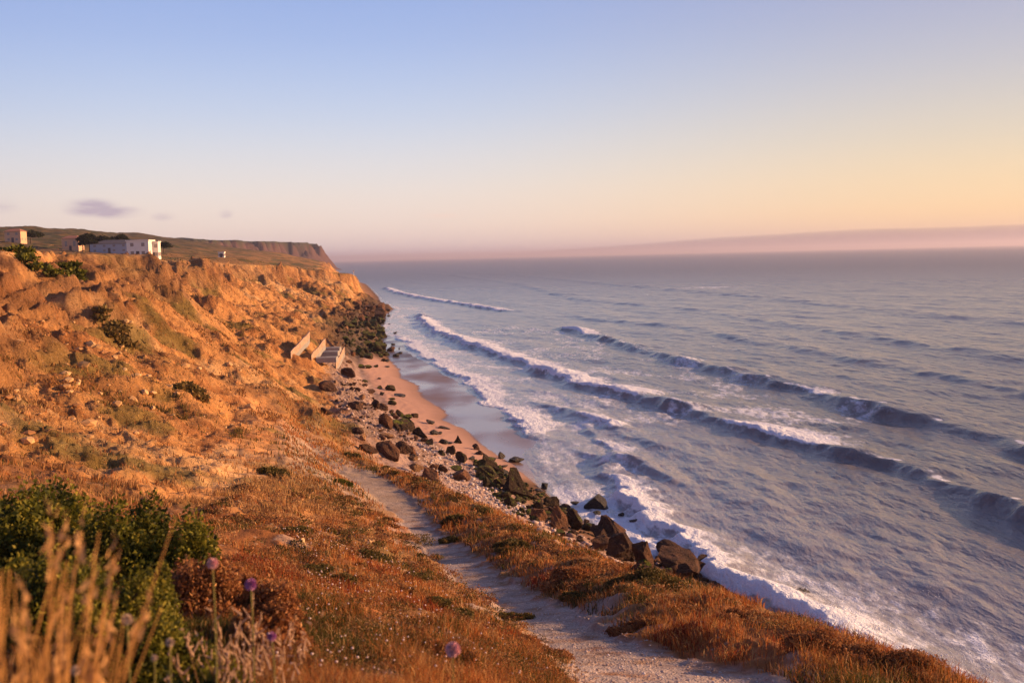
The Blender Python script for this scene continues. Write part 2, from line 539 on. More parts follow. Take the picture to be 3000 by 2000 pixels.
def terrain_mat():
    m, t = new_mat('coast soil')
    g = t.n('ShaderNodeNewGeometry').outputs['Position']
    col = t.n('ShaderNodeAttribute', attribute_name='Col').outputs['Color']
    wet = t.n('ShaderNodeAttribute', attribute_name='wet').outputs['Fac']
    dry = t.math('SUBTRACT', 1.0, wet)
    calm = t.n('ShaderNodeAttribute', attribute_name='calm').outputs['Fac']
    busy = t.math('SUBTRACT', 1.0, calm)
    n1 = t.noise(g, 3.0, 6, 0.65)
    n2 = t.noise(g, 0.35, 5, 0.6)
    n3 = t.noise(g, 14.0, 4, 0.65)
    f = t.math('MULTIPLY', t.math('ADD', t.math('MULTIPLY', n1, 0.9), t.math('ADD', n2, t.math('MULTIPLY', n3, 0.5))), 0.84)
    f = t.math('ADD', t.math('MULTIPLY', t.math('SUBTRACT', f, 1.0), t.math('MULTIPLY_ADD', busy, 1.1, 0.12)), 1.0)
    shade = t.n('ShaderNodeCombineXYZ', i_0=f, i_1=f, i_2=f).outputs[0]
    c = t.mix(1.0, col, shade, 'MULTIPLY')
    # scattered stones lying in the soil
    vor = t.n('ShaderNodeTexVoronoi', i_Scale=4.0, i_Vector=g, feature='F1')
    stn = t.math('MULTIPLY', t.math('LESS_THAN', vor.outputs['Distance'], 0.20), t.math('GREATER_THAN', vor.outputs['Color'], 0.55))
    stn = t.math('MULTIPLY', stn, t.math('MULTIPLY', busy, 0.5))
    c = t.mix(stn, c, (0.42, 0.31, 0.22, 1))
    grav = t.n('ShaderNodeAttribute', attribute_name='grav').outputs['Fac']
    v2 = t.n('ShaderNodeTexVoronoi', i_Scale=26.0, i_Vector=g, feature='F1')
    n5 = t.noise(g, 38.0, 3, 0.7)
    gk = t.math('ADD', 0.72, t.math('ADD', t.math('MULTIPLY', t.n('ShaderNodeSeparateXYZ', i_0=v2.outputs['Color']).outputs[0], 0.45), t.math('MULTIPLY', t.math('SUBTRACT', n5, 0.5), 0.9)))
    c = t.mix(grav, c, t.mix(1.0, c, t.n('ShaderNodeCombineXYZ', i_0=gk, i_1=gk, i_2=gk).outputs[0], 'MULTIPLY'))
    bump_h = t.math('ADD', t.math('MULTIPLY', n1, t.math('SUBTRACT', 0.5, t.math('MULTIPLY', grav, 0.42))), t.math('MULTIPLY', n3, 0.25))
    bump_h = t.math('ADD', bump_h, t.math('MULTIPLY', grav, t.math('MULTIPLY', v2.outputs['Distance'], 0.18)))
    bump_h = t.math('ADD', bump_h, t.math('MULTIPLY', stn, 0.25))
    bp = t.n('ShaderNodeBump', i_Height=bump_h, i_Strength=t.math('MULTIPLY', t.math('MULTIPLY', dry, t.math('MULTIPLY_ADD', busy, 0.8, 0.05)), 1.0), i_Distance=0.14)
    crag = t.n('ShaderNodeAttribute', attribute_name='crag').outputs['Fac']
    c1 = t.noise(g, 0.9, 8, 0.72)
    c2 = t.n('ShaderNodeTexVoronoi', i_Scale=0.8, i_Vector=g, feature='F1').outputs['Distance']
    bp = t.n('ShaderNodeBump', i_Height=t.math('ADD', c1, t.math('MULTIPLY', c2, 0.35)), i_Strength=t.math('MULTIPLY', crag, 0.9), i_Distance=1.3, i_Normal=bp.outputs[0])
    c = t.mix(t.math('MULTIPLY', crag, t.smooth(c1, 0.54, 0.70)), c, t.mix(0.5, c, (0.10, 0.045, 0.018, 1)))
    b = t.n('ShaderNodeBsdfPrincipled', i_Base_Color=c, i_Normal=bp.outputs[0])
    t.put(b.inputs['Roughness'], t.math('SUBTRACT', 0.95, t.math('MULTIPLY', wet, 0.82)))
    t.put(b.inputs['Specular IOR Level'], t.math('MULTIPLY_ADD', wet, 0.6, 0.1))
    t.n('ShaderNodeOutputMaterial', i_Surface=b.outputs[0])
    return m


def blade_mat(name, rough=0.7, trans=0.35):
    m, t = new_mat(name)
    col = t.n('ShaderNodeAttribute', attribute_name='Col').outputs['Color']
    b = t.n('ShaderNodeBsdfPrincipled', i_Base_Color=col, i_Roughness=rough)
    b.inputs['Specular IOR Level'].default_value = 0.15
    tr = t.n('ShaderNodeBsdfTranslucent', i_Color=col)
    mx = t.n('ShaderNodeMixShader', i_0=trans, i_1=b.outputs[0], i_2=tr.outputs[0])
    t.n('ShaderNodeOutputMaterial', i_Surface=mx.outputs[0])
    return m


def rock_mat(name, c1, c2, moss=0.0, wet=0.0, mosscol=(0.10, 0.11, 0.010)):
    m, t = new_mat(name)
    geo = t.n('ShaderNodeNewGeometry')
    oi = t.n('ShaderNodeObjectInfo')
    g = geo.outputs['Position']
    n1 = t.noise(g, 1.3, 6, 0.65)
    n2 = t.noise(g, 7.0, 5, 0.7)
    c = t.mix(t.smooth(n1, 0.3, 0.7), tuple(c1) + (1,), tuple(c2) + (1,))
    k = t.math('MULTIPLY_ADD', oi.outputs['Random'], 0.7, 0.65)
    k = t.math('MULTIPLY', k, t.math('MULTIPLY_ADD', n2, 1.1, 0.45))
    c = t.mix(1.0, c, t.n('ShaderNodeCombineXYZ', i_0=k, i_1=k, i_2=k).outputs[0], 'MULTIPLY')
    if moss > 0:
        nz = t.n('ShaderNodeSeparateXYZ', i_0=geo.outputs['Normal']).outputs[2]
        mk = t.math('ADD', t.math('MULTIPLY', nz, 0.55), t.math('MULTIPLY', t.math('SUBTRACT', n1, 0.5), 1.8))
        mk = t.math('ADD', mk, t.math('MULTIPLY', t.math('SUBTRACT', n2, 0.5), 0.8))
        mk = t.smooth(mk, 0.62 - moss, 0.95 - moss)
        mc = t.mix(n2, tuple(mosscol) + (1,), tuple(v * 2.4 for v in mosscol) + (1,))
        c = t.mix(mk, c, mc)
    bp = t.n('ShaderNodeBump', i_Height=t.math('ADD', n2, t.math('MULTIPLY', n1, 0.6)), i_Strength=1.0, i_Distance=0.4)
    b = t.n('ShaderNodeBsdfPrincipled', i_Base_Color=c, i_Normal=bp.outputs[0], i_Roughness=0.9 - 0.5 * wet)
    b.inputs['Specular IOR Level'].default_value = 0.2 + 0.3 * wet
    t.n('ShaderNodeOutputMaterial', i_Surface=b.outputs[0])
    return m


def plain_mat(name, col, rough=0.8, nscale=6.0, namt=0.35, bump=0.2, bdist=0.02):
    m, t = new_mat(name)
    tcx = t.n('ShaderNodeTexCoord').outputs['Object']
    n = t.noise(tcx, nscale, 5, 0.6)
    k = t.math('MULTIPLY_ADD', n, namt * 2, 1 - namt)
    c = t.mix(1.0, tuple(col) + (1,), t.n('ShaderNodeCombineXYZ', i_0=k, i_1=k, i_2=k).outputs[0], 'MULTIPLY')
    bp = t.n('ShaderNodeBump', i_Height=n, i_Strength=bump, i_Distance=bdist)
    b = t.n('ShaderNodeBsdfPrincipled', i_Base_Color=c, i_Roughness=rough, i_Normal=bp.outputs[0])
    t.n('ShaderNodeOutputMaterial', i_Surface=b.outputs[0])
    return m


# ------------------------------------------------------------------ terrain
OCH1 = np.array([0.60, 0.29, 0.105])     # ochre earth
OCH2 = np.array([0.33, 0.130, 0.045])     # red brown earth
OCH3 = np.array([0.66, 0.39, 0.18])       # pale sandstone
DRYG = np.array([0.25, 0.125, 0.05])     # dry grass cover, darkened to stand in for shade between tufts
OLIV = np.array([0.10, 0.085, 0.022])
GRAV = np.array([0.42, 0.325, 0.275])
SAND = np.array([0.50, 0.285, 0.20])
WETS = np.array([0.22, 0.125, 0.088])
ROCK = np.array([0.14, 0.075, 0.045])


def mixc(a, b, f):
    return a + (b - a) * f[:, None]


def terrain_cols(x, y, z, u):
    n1, path, cliff, steep, rough = zones(x, y, u)
    n2 = fbm(x * 0.12 + 50, y * 0.12, 4)
    n3 = fbm(x * 1.1 + 11, y * 1.1, 4)
    n4 = fbm(x * 0.03 + 5, y * 0.03 + 80, 3)
    N = len(x)
    # near slopes: dry grass over pinkish soil
    c = np.tile(DRYG, (N, 1))
    c = mixc(c, OCH2 * 0.9, sstep(n2, -0.2, 0.5))
    c = mixc(c, np.array([0.38, 0.23, 0.15]), sstep(n1 + 0.5 * n3, 0.25, 0.6))
    c = mixc(c, OLIV, sstep(-n2 + 0.5 * n3, 0.35, 0.8) * 0.7)
    # bare ochre face
    cl = np.tile(OCH1, (N, 1))
    cl = mixc(cl, OCH2, sstep(n2 + 0.4 * n3, 0.0, 0.7) * 0.85)
    cl = mixc(cl, OCH3, sstep(-n1 * 0.6 - n4, 0.1, 0.6) * 0.8)
    cl = mixc(cl, np.array([0.17, 0.075, 0.03]), sstep(fbm(x * 0.045 + 7, y * 0.045 - 60, 5), 0.10, 0.6) * 0.6)
    cl = mixc(cl, OLIV * 1.5, sstep(fbm(x * 0.09 - 30, y * 0.09, 5), 0.22, 0.5) * 0.7 * (1 - steep * 0.5))
    cl = mixc(cl, np.array([0.15, 0.07, 0.035]), sstep(ridged(x * 0.25, y * 0.25, 4), 0.72, 0.95) * 0.6)
    bare = np.maximum(sstep(u + 0.4 * n2, I_PL + 0.3, I_M1 + 0.6) * sstep(y, 22, 45), rough)
    c = mixc(c, cl, bare)
    # strata on the steep band: darker hard beds
    band = 0.5 + 0.5 * np.sin(z * 2.3 + 1.5 * n2 + 2 * n4)
    c = mixc(c, np.array([0.26, 0.125, 0.06]), steep * (0.35 + 0.5 * band))
    # plateau
    plat = sstep(u, I_CT - 0.05, I_CT + 0.1)
    pc = mixc(np.tile(np.array([0.30, 0.155, 0.055]), (N, 1)), np.array([0.12, 0.095, 0.03]), sstep(n2 + n4, -0.1, 0.5))
    c = mixc(c, pc, plat)
    scrub = sstep(u, I_CT + 0.8, I_CT + 1.6) * sstep(y, 200, 500)
    c = mixc(c, np.array([0.050, 0.050, 0.024]), scrub * (0.75 + 0.25 * np.clip(n2, -1, 1)))
    # headland far away: brown cliffs, scrub on top
    hd = sstep(y, 1050, 1300)
    hc = mixc(np.tile(np.array([0.105, 0.052, 0.040]), (N, 1)), np.array([0.045, 0.028, 0.026]), sstep(fbm(x * 0.02, y * 0.006, 4), -0.2, 0.4))
    hc = mixc(hc, np.array([0.045, 0.05, 0.025]), sstep(u, I_CM + 0.3, I_CT))
    c = mixc(c, hc, hd)
    # gravel path, with loose verges
    pth = np.clip(path * (0.75 + 0.8 * n3 + 0.2) * (1 - 0.8 * sstep(y, 64, 76)), 0, 1)
    verge = sstep(u, I_PS - 0.75, I_PS - 0.15) * (1 - sstep(u, I_PL + 0.1, I_PL + 0.65)) * (1 - sstep(y, 64, 84))
    c = mixc(c, GRAV * 0.85, verge * sstep(n1 + n3 * 0.4, 0.05, 0.5) * 0.6)
    c = mixc(c, GRAV * (1 + 0.0), pth)
    open_ = sstep(y, 48, 60) * (1 - sstep(y, 78, 90)) * sstep(u, I_PS - 0.2, I_PS) * (1 - sstep(u, I_M1 - 0.2, I_M1 + 0.2))
    c = mixc(c, np.array([0.40, 0.29, 0.21]), open_ * 0.8)
    # foot of the slope
    foot = (1 - sstep(u, I_T + 0.35, I_B - 0.1)) * sstep(u, I_W + 0.2, I_T - 0.1)
    scree = np.tile(np.array([0.40, 0.27, 0.22]), (N, 1))
    scree = mixc(scree, ROCK * 1.3, sstep(n3 + n1, -0.1, 0.5) * 0.6)
    c = mixc(c, scree, sstep(u, I_W + 0.3, I_T) * (1 - sstep(u + 0.15 * n1, I_B - 0.35, I_B - 0.02)) * (1 - sstep(y, 330, 400)))
    dark_pt = sstep(y, 190, 240) * (1 - sstep(y, 540, 600)) * (1 - sstep(u, I_B - 0.3, I_M1 - 0.3)) * sstep(u, I_W, I_W + 0.3)
    c = mixc(c, np.array([0.075, 0.05, 0.035]), dark_pt * 0.9)
    # beach
    beach_y = sstep(y, 104, 112) * (1 - sstep(y, 232, 250))
    sandm = (1 - sstep(u + 0.06 * n1, I_T - 0.25, I_T - 0.05)) * beach_y
    c = mixc(c, SAND, sandm)
    edge = I_W + 0.06 * fbm(y * 0.25, x * 0.02, 3)
    wet = (1 - sstep(u, edge - 0.04, edge + 0.04)) * (u > 0.4)
    damp = (1 - sstep(u, edge, edge + 0.35)) * beach_y
    c = mixc(c, SAND * 0.72, damp)
    c = mixc(c, WETS, wet)
    near_rock = (1 - sstep(u, I_W - 0.2, I_T)) * (1 - beach_y) * (y > -100)
    c = mixc(c, ROCK * 0.8, near_rock)
    k = np.maximum(sandm, wet)
    calm = np.clip(np.maximum(k, pth * 0.0), 0, 1)
    return np.clip(c, 0.01, 0.9), np.clip(wet * (0.84 + 0.3 * fbm(x * 0.10, y * 0.06, 3)), 0, 1), calm


def build_terrain():
    az = az_axis(-0.56, 0.60, 0.0014)
    r = np.concatenate([np.exp(np.arange(math.log(0.4), math.log(700), 0.0042)), np.exp(np.arange(math.log(700), math.log(4300), 0.007))])
    x, y, q, (z, u) = polar(az, r, height)
    # the field is only needed on land and a little way under the water
    c, wet, calm = terrain_cols(x, y, z, u)
    grav = zones(x, y, u)[1]
    crag = zones(x, y, u)[4] * (1 - calm) * (1 - 0.6 * sstep(y, 1000, 1400))
    keep = (u[q] > 0.3).any(axis=1)
    q = q[keep]
    used = np.zeros(len(x), bool)
    used[q.ravel()] = True
    remap = np.cumsum(used) - 1
    q = remap[q]
    V = np.stack([x, y, z], -1)[used]
    me = mesh_np('cliff_ground', V, q, mat=terrain_mat(), attrs={'wet': wet[used], 'calm': calm[used], 'crag': crag[used], 'grav': grav[used]}, colors={'Col': c[used]})
    o = link('ground', me, kind='structure')
    o['label'] = 'ochre cliff slope, gravel path and beach above the sea'
    return o


build_terrain()

# ------------------------------------------------------------------ sea
WAVES = {
    # name: (crest polyline in photo px, height, shore width, sea width, [(y0, y1, foam)], trail)
    'A': ([(1165, 988), (1230, 1030), (1290, 1072), (1350, 1110), (1420, 1160), (1500, 1232), (1580, 1285)], 0.28, 0.8, 4.0, [(135, 320, 1.0)], 8.0),
    'B': ([(1225, 925), (1245, 950), (1300, 985), (1350, 1003), (1500, 1052), (1600, 1092), (1700, 1128), (1800, 1152), (1900, 1178), (2050, 1215), (2100, 1232), (2250, 1275),
           (2400, 1312), (2600, 1362), (2800, 1430), (3000, 1520), (3150, 1600)], 1.15, 1.1, 5.0, [(170, 420, 1.0), (123, 144, 1.0)], 11.0),
    'C': ([(1650, 963), (1700, 975), (1850, 1018), (2000, 1062), (2150, 1098), (2300, 1132), (2500, 1185), (2700, 1235), (3000, 1310), (3200, 1370)], 1.0, 1.5, 6.0,
          [(304, 345, 1.0), (219, 230, 0.8), (166, 177, 0.9)], 8.0),
    'D': ([(1130, 845), (1160, 858), (1240, 875), (1370, 895), (1430, 905), (1480, 912)], 1.0, 1.6, 6.0, [(440, 900, 0.95)], 10.0),
    'G': ([(1770, 1365), (1830, 1420), (1900, 1478), (2000, 1570), (2100, 1655), (2200, 1722), (2400, 1815), (2560, 1885), (2800, 1975)], 0.8,
          1.0, 3.0, [(20, 112, 1.0)], 3.6),
    'J': ([(1715, 1222), (1760, 1236), (1850, 1275), (1930, 1300)], 0.6, 0.9, 2.5, [(140, 158, 1.0)], 4.5),
    'K': ([(1775, 1300), (1820, 1330), (1900, 1372), (1960, 1400)], 0.6, 0.9, 2.5, [(122, 135, 1.0)], 4.5),
    'H': ([(1700, 1450), (1755, 1500), (1850, 1565), (2000, 1640), (2150, 1730), (2300, 1800), (2450, 1870), (2600, 1925), (2750, 1970)], 0.25, 1.0, 3.0, [(20, 100, 0.9)], 3.0),
    'E': ([(1350, 800), (1500, 806), (1800, 835), (2200, 870), (2600, 915), (3100, 960)], 0.7, 6, 14, [], 0),
    'F': ([(1700, 930), (2000, 960), (2400, 1035), (2700, 1090), (3100, 1170)], 0.55, 2.5, 8, [], 0),
    'I': ([(1240, 802), (1330, 808), (1500, 830), (1700, 880), (2000, 905), (2300, 950), (2700, 1010), (3100, 1070)], 0.6, 4, 10, [], 0),
}


def sea_height(x, y):
    r = np.hypot(x, y)
    # swell rolls in towards the shore, its lines run along the coast
    s = x * 0.93 + y * 0.36
    p = -x * 0.36 + y * 0.93
    fade = 1 - sstep(r, 2500, 9000)
    z = 0.34 * fbm(s * 0.055 + 0.7 * fbm(s * 0.01, p * 0.01, 2), p * 0.016, 3) * fade
    z += 0.17 * fbm(s * 0.20, p * 0.085, 3) * (1 - sstep(r, 700, 2500))
    z += 0.13 * (ridged(s * 0.13 + 0.4 * fbm(p * 0.1, s * 0.1, 2), p * 0.06, 3) - 0.5) * (1 - sstep(r, 500, 1600))
    z += 0.05 * fbm(s * 0.6, p * 0.35, 2) * (1 - sstep(r, 150, 500))
    foam = np.zeros_like(x)
    body = np.zeros_like(x)
    shore = np.interp(y, _ty, _tx[I_A])
    ds = x - shore                         # distance from the swash line
    calm = sstep(ds, 0.0, 14.0)
    z *= 0.15 + 0.85 * calm
    for k, (pts, h, ws, wo, segs, trail) in WAVES.items():
        P = sorted((yy, xx) for yy, xx, _ in line_px(pts))
        ys = np.array([a[0] for a in P])
        xs = np.array([a[1] for a in P])
        yd = np.concatenate([[ys[0] - 30], ys, [ys[-1] + 40]])
        sl0 = (xs[1] - xs[0]) / (ys[1] - ys[0])
        sl1 = (xs[-1] - xs[-2]) / (ys[-1] - ys[-2])
        xd = np.concatenate([[xs[0] - 30 * sl0], xs, [xs[-1] + 40 * sl1]])
        gx = np.interp(y, yd, xd)
        sl = (np.interp(y + 3, yd, xd) - np.interp(y - 3, yd, xd)) / 6
        wob = 1.3 * fbm(y * 0.055, gx * 0.02 + 3 * ord(k[0]), 2) + 1.2 * fbm(y * 0.14, gx * 0.02 + ord(k[0]), 3) + 0.35 * fbm(y * 0.5, gx * 0 + 3.0 * ord(k[0]), 2)
        d = (x - gx) / np.sqrt(1 + sl * sl) + wob * (0.8 if k not in 'AG' else 1.3)
        ends = sstep(y, ys[0] - 12, ys[0] + 6) * (1 - sstep(y, ys[-1] - 10, ys[-1] + 30))
        amp = h * ends * np.clip(0.85 + 1.0 * fbm(y * 0.05, gx * 0 + ord(k[0]) * 7, 3), 0.42, 1.35)
        prof = np.where(d < 0, np.exp(-(d / ws) ** 2), np.exp(-(d / wo) ** 2))
        z = z + amp * prof
        if h > 0.5:                         # a shallow trough before the wave
            z = z - 0.22 * amp * np.exp(-((d + 4.0) / 3.0) ** 2)
        fm = np.zeros_like(x)
        for y0, y1, a in segs:
            e = 4 + 0.02 * y0
            fm = np.maximum(fm, a * sstep(y, y0 - e, y0 + e) * (1 - sstep(y, y1 - e, y1 + e)))
        if trail > 5:
            lipm = 0.75 * sstep(fbm(y * 0.16, gx * 0 + 5.3 * ord(k[0]), 3), -0.12, 0.25) * np.exp(-((d - 0.6) / 1.0) ** 2)
            foam = np.maximum(foam, lipm * ends)
        fm *= ends
        tl = trail * (1 + 0.45 * fbm(y * 0.06, gx * 0 + 1.7 * ord(k[0]), 3))
        front = sstep(d, -ws * 1.25, -ws * 0.35)
        if trail > 0:
            f = fm * front * np.where(d < tl * 0.28, 1.0, np.exp(-np.maximum(d - tl * 0.28, 0) / tl * 1.7))
            foam = np.maximum(foam, f)
            body = np.maximum(body, fm * front * np.exp(-np.maximum(d, 0) / (tl * 0.35)))
    # churned water between the shore and the inner breaker
    inner = (1 - sstep(ds, 10, 34)) * sstep(ds, -1, 1.5) * (1 - sstep(y, 480, 600))
    patch = sstep(fbm(x * 0.09, y * 0.05 + 3, 4), -0.35, 0.45)
    near = 1 - sstep(y, 118, 150)
    foam = np.maximum(foam, inner * (0.40 + 0.22 * patch + 0.10 * near) * (1 - 0.75 * near * sstep(ds, 8, 16)))
    lip = np.exp(-((ds - 1.0) / 1.4) ** 2) * sstep(y, 20, 60) * (1 - sstep(y, 500, 700))
    foam = np.maximum(foam, lip * 0.85 * (0.7 + 0.4 * patch))
    between = sstep(ds, 8, 20) * (1 - sstep(ds, 45, 85)) * sstep(y, 112, 150) * (1 - sstep(y, 330, 430))
    foam = np.maximum(foam, between * (0.33 + 0.24 * patch))
    # streaks of old foam further out
    out = sstep(ds, 20, 60) * (1 - sstep(ds, 140, 420))
    foam = np.maximum(foam, out * 0.34 * sstep(fbm(s * 0.05 + 9, p * 0.015, 4), 0.0, 0.6))
    # a patch of white water on a reef far out
    rx, ry = unp(2080, 842, 0)
    foam = np.maximum(foam, 0.62 * np.exp(-((x - rx) / 48) ** 2 - ((y - ry) / 34) ** 2))
    # lumpy foam bodies
    z = z + body * (0.18 * fbm(x * 0.8, y * 0.8, 3) + 0.08)
    z = z + np.clip(foam - 0.5, 0, 1) * 0.10 * fbm(x * 1.9, y * 1.9, 2)
    return z, foam


def sea_mat():
    m, t = new_mat('sea water')
    g = t.n('ShaderNodeNewGeometry').outputs['Position']
    fo = t.n('ShaderNodeAttribute', attribute_name='foam').outputs['Fac']
    shl = t.n('ShaderNodeAttribute', attribute_name='shallow').outputs['Fac']
    rr = t.n('ShaderNodeVectorMath', operation='LENGTH', i_0=g).outputs['Value']
    rot = R(-21)
    g2 = t.scaled(g, (1.0, 0.42, 1.0), (0, 0, rot))
    # foam lace
    fn1 = t.noise(g2, 0.9, 6, 0.68)
    fn2 = t.noise(g2, 0.16, 4, 0.6)
    pat = t.math('MULTIPLY_ADD', fn1, 0.62, t.math('MULTIPLY', fn2, 0.38))
    thr = t.math('SUBTRACT', 0.80, t.math('MULTIPLY', fo, 0.52))
    fm = t.smooth(t.math('SUBTRACT', pat, thr), -0.06, 0.11)
    fm = t.math('MULTIPLY', fm, t.smooth(fo, 0.02, 0.35))
    # ripples
    farf = t.smooth(rr, 900.0, 60.0)
    w1 = t.noise(t.scaled(g, (1.0, 0.5, 1.0), (0, 0, rot)), 0.55, 5, 0.6)
    w2 = t.noise(t.scaled(g, (1.0, 0.6, 1.0), (0, 0, rot)), 2.6, 4, 0.6)
    w3 = t.noise(t.scaled(g, (1.0, 0.3, 1.0), (0, 0, rot)), 0.07, 5, 0.6)
    hgt = t.math('ADD', t.math('MULTIPLY', w1, 0.9), t.math('MULTIPLY', t.math('MULTIPLY', w2, 0.16), farf))
    hgt = t.math('ADD', hgt, t.math('MULTIPLY', w3, 3.6))
    bst = t.math('SUBTRACT', t.math('MULTIPLY_ADD', t.smooth(rr, 420.0, 60.0), 0.26, 0.40), t.math('MULTIPLY', shl, 0.28))
    bp = t.n('ShaderNodeBump', i_Height=hgt, i_Strength=bst, i_Distance=1.0)
    deep = t.mix(shl, (0.15, 0.137, 0.137, 1), (0.28, 0.25, 0.25, 1))
    wat = t.n('ShaderNodeBsdfPrincipled', i_Base_Color=deep, i_Normal=bp.outputs[0], i_IOR=1.33)
    t.put(wat.inputs['Roughness'], t.math('MULTIPLY_ADD', t.smooth(rr, 60.0, 1500.0), 0.22, 0.16))
    fb = t.n('ShaderNodeBump', i_Height=t.math('ADD', fn1, t.math('MULTIPLY', t.noise(g, 3.2, 3, 0.6), 0.5)), i_Strength=0.7, i_Distance=0.5)
    fc = t.n('ShaderNodeBsdfPrincipled', i_Base_Color=(0.78, 0.79, 0.84, 1), i_Roughness=0.8, i_Normal=fb.outputs[0])
    fc.inputs['Specular IOR Level'].default_value = 0.2
    mx = t.n('ShaderNodeMixShader', i_0=fm, i_1=wat.outputs[0], i_2=fc.outputs[0])
    t.n('ShaderNodeOutputMaterial', i_Surface=mx.outputs[0])
    return m


def build_sea():
    az = az_axis(-0.30, 0.60, 0.0015)
    r = np.concatenate([np.exp(np.arange(math.log(18), math.log(900), 0.0042)), np.exp(np.arange(math.log(900), math.log(30000), 0.012))])
    x, y, q, (z, foam) = polar(az, r, sea_height)
    xs = np.interp(y, _ty, _tx[I_A])
    keep = ((x - np.interp(y, _ty, _tx[I_T])) > -8)[q].any(axis=1) | (y[q] > 4400).any(axis=1)
    q = q[keep]
    used = np.zeros(len(x), bool)
    used[q.ravel()] = True
    remap = np.cumsum(used) - 1
    q = remap[q]
    shallow = (1 - sstep(x - xs, 2, 45)) * (1 - sstep(y, 500, 700))
    V = np.stack([x, y, z], -1)[used]
    me = mesh_np('sea', V, q, mat=sea_mat(), attrs={'foam': foam[used], 'shallow': shallow[used]})
    link('sea', me, kind='structure', label='evening sea with lines of breaking waves')


build_sea()

# ------------------------------------------------------------------ rocks
def sphere_mesh(sub):
    import bmesh
    bm = bmesh.new()
    bmesh.ops.create_icosphere(bm, subdivisions=sub, radius=1.0)
    bm.verts.ensure_lookup_table()
    V = np.array([v.co[:] for v in bm.verts])
    F = np.array([[v.index for v in f.verts] for f in bm.faces])
    bm.free()
    return V, F


_S4 = sphere_mesh(4)
_S3 = sphere_mesh(3)
_S1 = sphere_mesh(1)


def rock_shape(seed, cuts=11, blocky=0.0, S=None, peak=0.0):
    """a boulder: a sphere cut flat by random planes, then weathered"""
    V, F = S or _S4
    q = np.random.RandomState(seed)
    V = V.copy() * 1.25
    if blocky:
        V = np.sign(V) * np.abs(V) ** (1 - 0.45 * blocky)
    for k in range(cuts):
        n = q.normal(size=3)
        n[2] *= 0.8
        n /= np.linalg.norm(n)
        dd = q.uniform(0.45, 0.92)
        s_ = V @ n
        over = np.maximum(s_ - dd, 0)
        V -= over[:, None] * n * 0.97
    if peak:
        f_ = np.clip(1.0 - peak * (V[:, 2] + 0.4), 0.35, 1.4)
        V[:, 0] = V[:, 0] * f_ - 0.25 * V[:, 2]
        V[:, 1] *= f_
    o = q.rand(3) * 50
    nn = fbm(V[:, 0] * 1.7 + o[0] + V[:, 2], V[:, 1] * 1.7 + o[1] + V[:, 2] * 0.6, 4)
    n2 = ridged(V[:, 0] * 2.2 + o[1] + V[:, 2] * 1.4, V[:, 1] * 2.2 + o[2] - V[:, 2], 3)
    ln = np.linalg.norm(V, axis=1, keepdims=True)
    V = V + V / ln * (nn * 0.05 + (n2 - 0.5) * 0.11)[:, None]
    ext = V.max(0) - V.min(0)
    V = V / ext            # unit bounding box
    V = V - (V.max(0) + V.min(0)) / 2
    return V, F


M_BROWN = rock_mat('brown rock', (0.125, 0.058, 0.034), (0.055, 0.030, 0.022))
M_RED = rock_mat('red brown rock', (0.24, 0.105, 0.052), (0.10, 0.048, 0.030))
M_TAN = rock_mat('tan sandstone', (0.44, 0.24, 0.12), (0.30, 0.15, 0.075))
M_MOSS = rock_mat('mossy rock', (0.075, 0.042, 0.024), (0.040, 0.026, 0.018), moss=0.22)
M_GREEN = rock_mat('weed covered rock', (0.065, 0.045, 0.022), (0.035, 0.026, 0.014), moss=0.34, mosscol=(0.070, 0.072, 0.010))
M_WET = rock_mat('wet dark rock', (0.055, 0.036, 0.028), (0.030, 0.022, 0.018), moss=0.0, wet=0.7)
MATS = {'brown': M_BROWN, 'red': M_RED, 'tan': M_TAN, 'moss': M_MOSS, 'green': M_GREEN, 'wet': M_WET}
LIB = {}
for mk, mm in MATS.items():
    LIB[mk] = []
    for k in range(5):
        V_, F_ = rock_shape(100 + k * 7 + len(mk), blocky=0.5 * (k % 2), S=_S3)
        LIB[mk].append(mesh_np('boulder_shape', V_, None, F_, mat=mm, smooth=False))


def place_rock(px, py, wp, hp, kind, label, group=None, unique=None, depth=None, yaw=None, tilt=0.15, sink=0.18, t=None):
    """px,py is the foot of the rock in the photograph; its size follows from its distance"""
    x, y, z, tt = ground(px, py)
    if t is not None:
        d = ray(px, py)
        x, y, z, tt = d[0] * t, d[1] * t, CAM_H + d[2] * t, t
    W = wp * tt / F_PX * 1.06
    H = hp * tt / F_PX * 1.02 / (1 - sink)
    D = depth if depth else W * rng.uniform(0.75, 1.05)
    if unique is not None:
        V_, F_ = rock_shape(unique, cuts=rng.randint(9, 14), blocky=0.4, peak=0.40 if any(k in label for k in ('pyramid', 'peak', 'pointed', 'sharp', 'triang')) else 0.15)
        me = mesh_np('boulder_shape', V_, None, F_, mat=MATS[kind], smooth=False)
    else:
        me = LIB[kind][rng.randint(5)]
    o = link('boulder', me)
    o.scale = (W, D, H)
    o.location = (x, y + D * 0.35, z + H * (0.5 - sink))
    o.rotation_euler = (rng.uniform(-tilt, tilt), rng.uniform(-tilt, tilt), rng.uniform(-0.5, 0.5) if yaw is None else yaw)
    return tag(o, label, 'rock', group)


def z3(X, Y, w_, h_):
    return 1000 + X / 3.92, 1150 + Y / 3.92, w_ / 3.92, h_ / 3.92


def z1(X, Y, w_, h_):
    return 1300 + X / 2.94, 1300 + Y / 2.94, w_ / 2.94, h_ / 2.94


def z8(X, Y, w_, h_):
    return 700 + X / 4.48, 900 + Y / 4.48, w_ / 4.48, h_ / 4.48


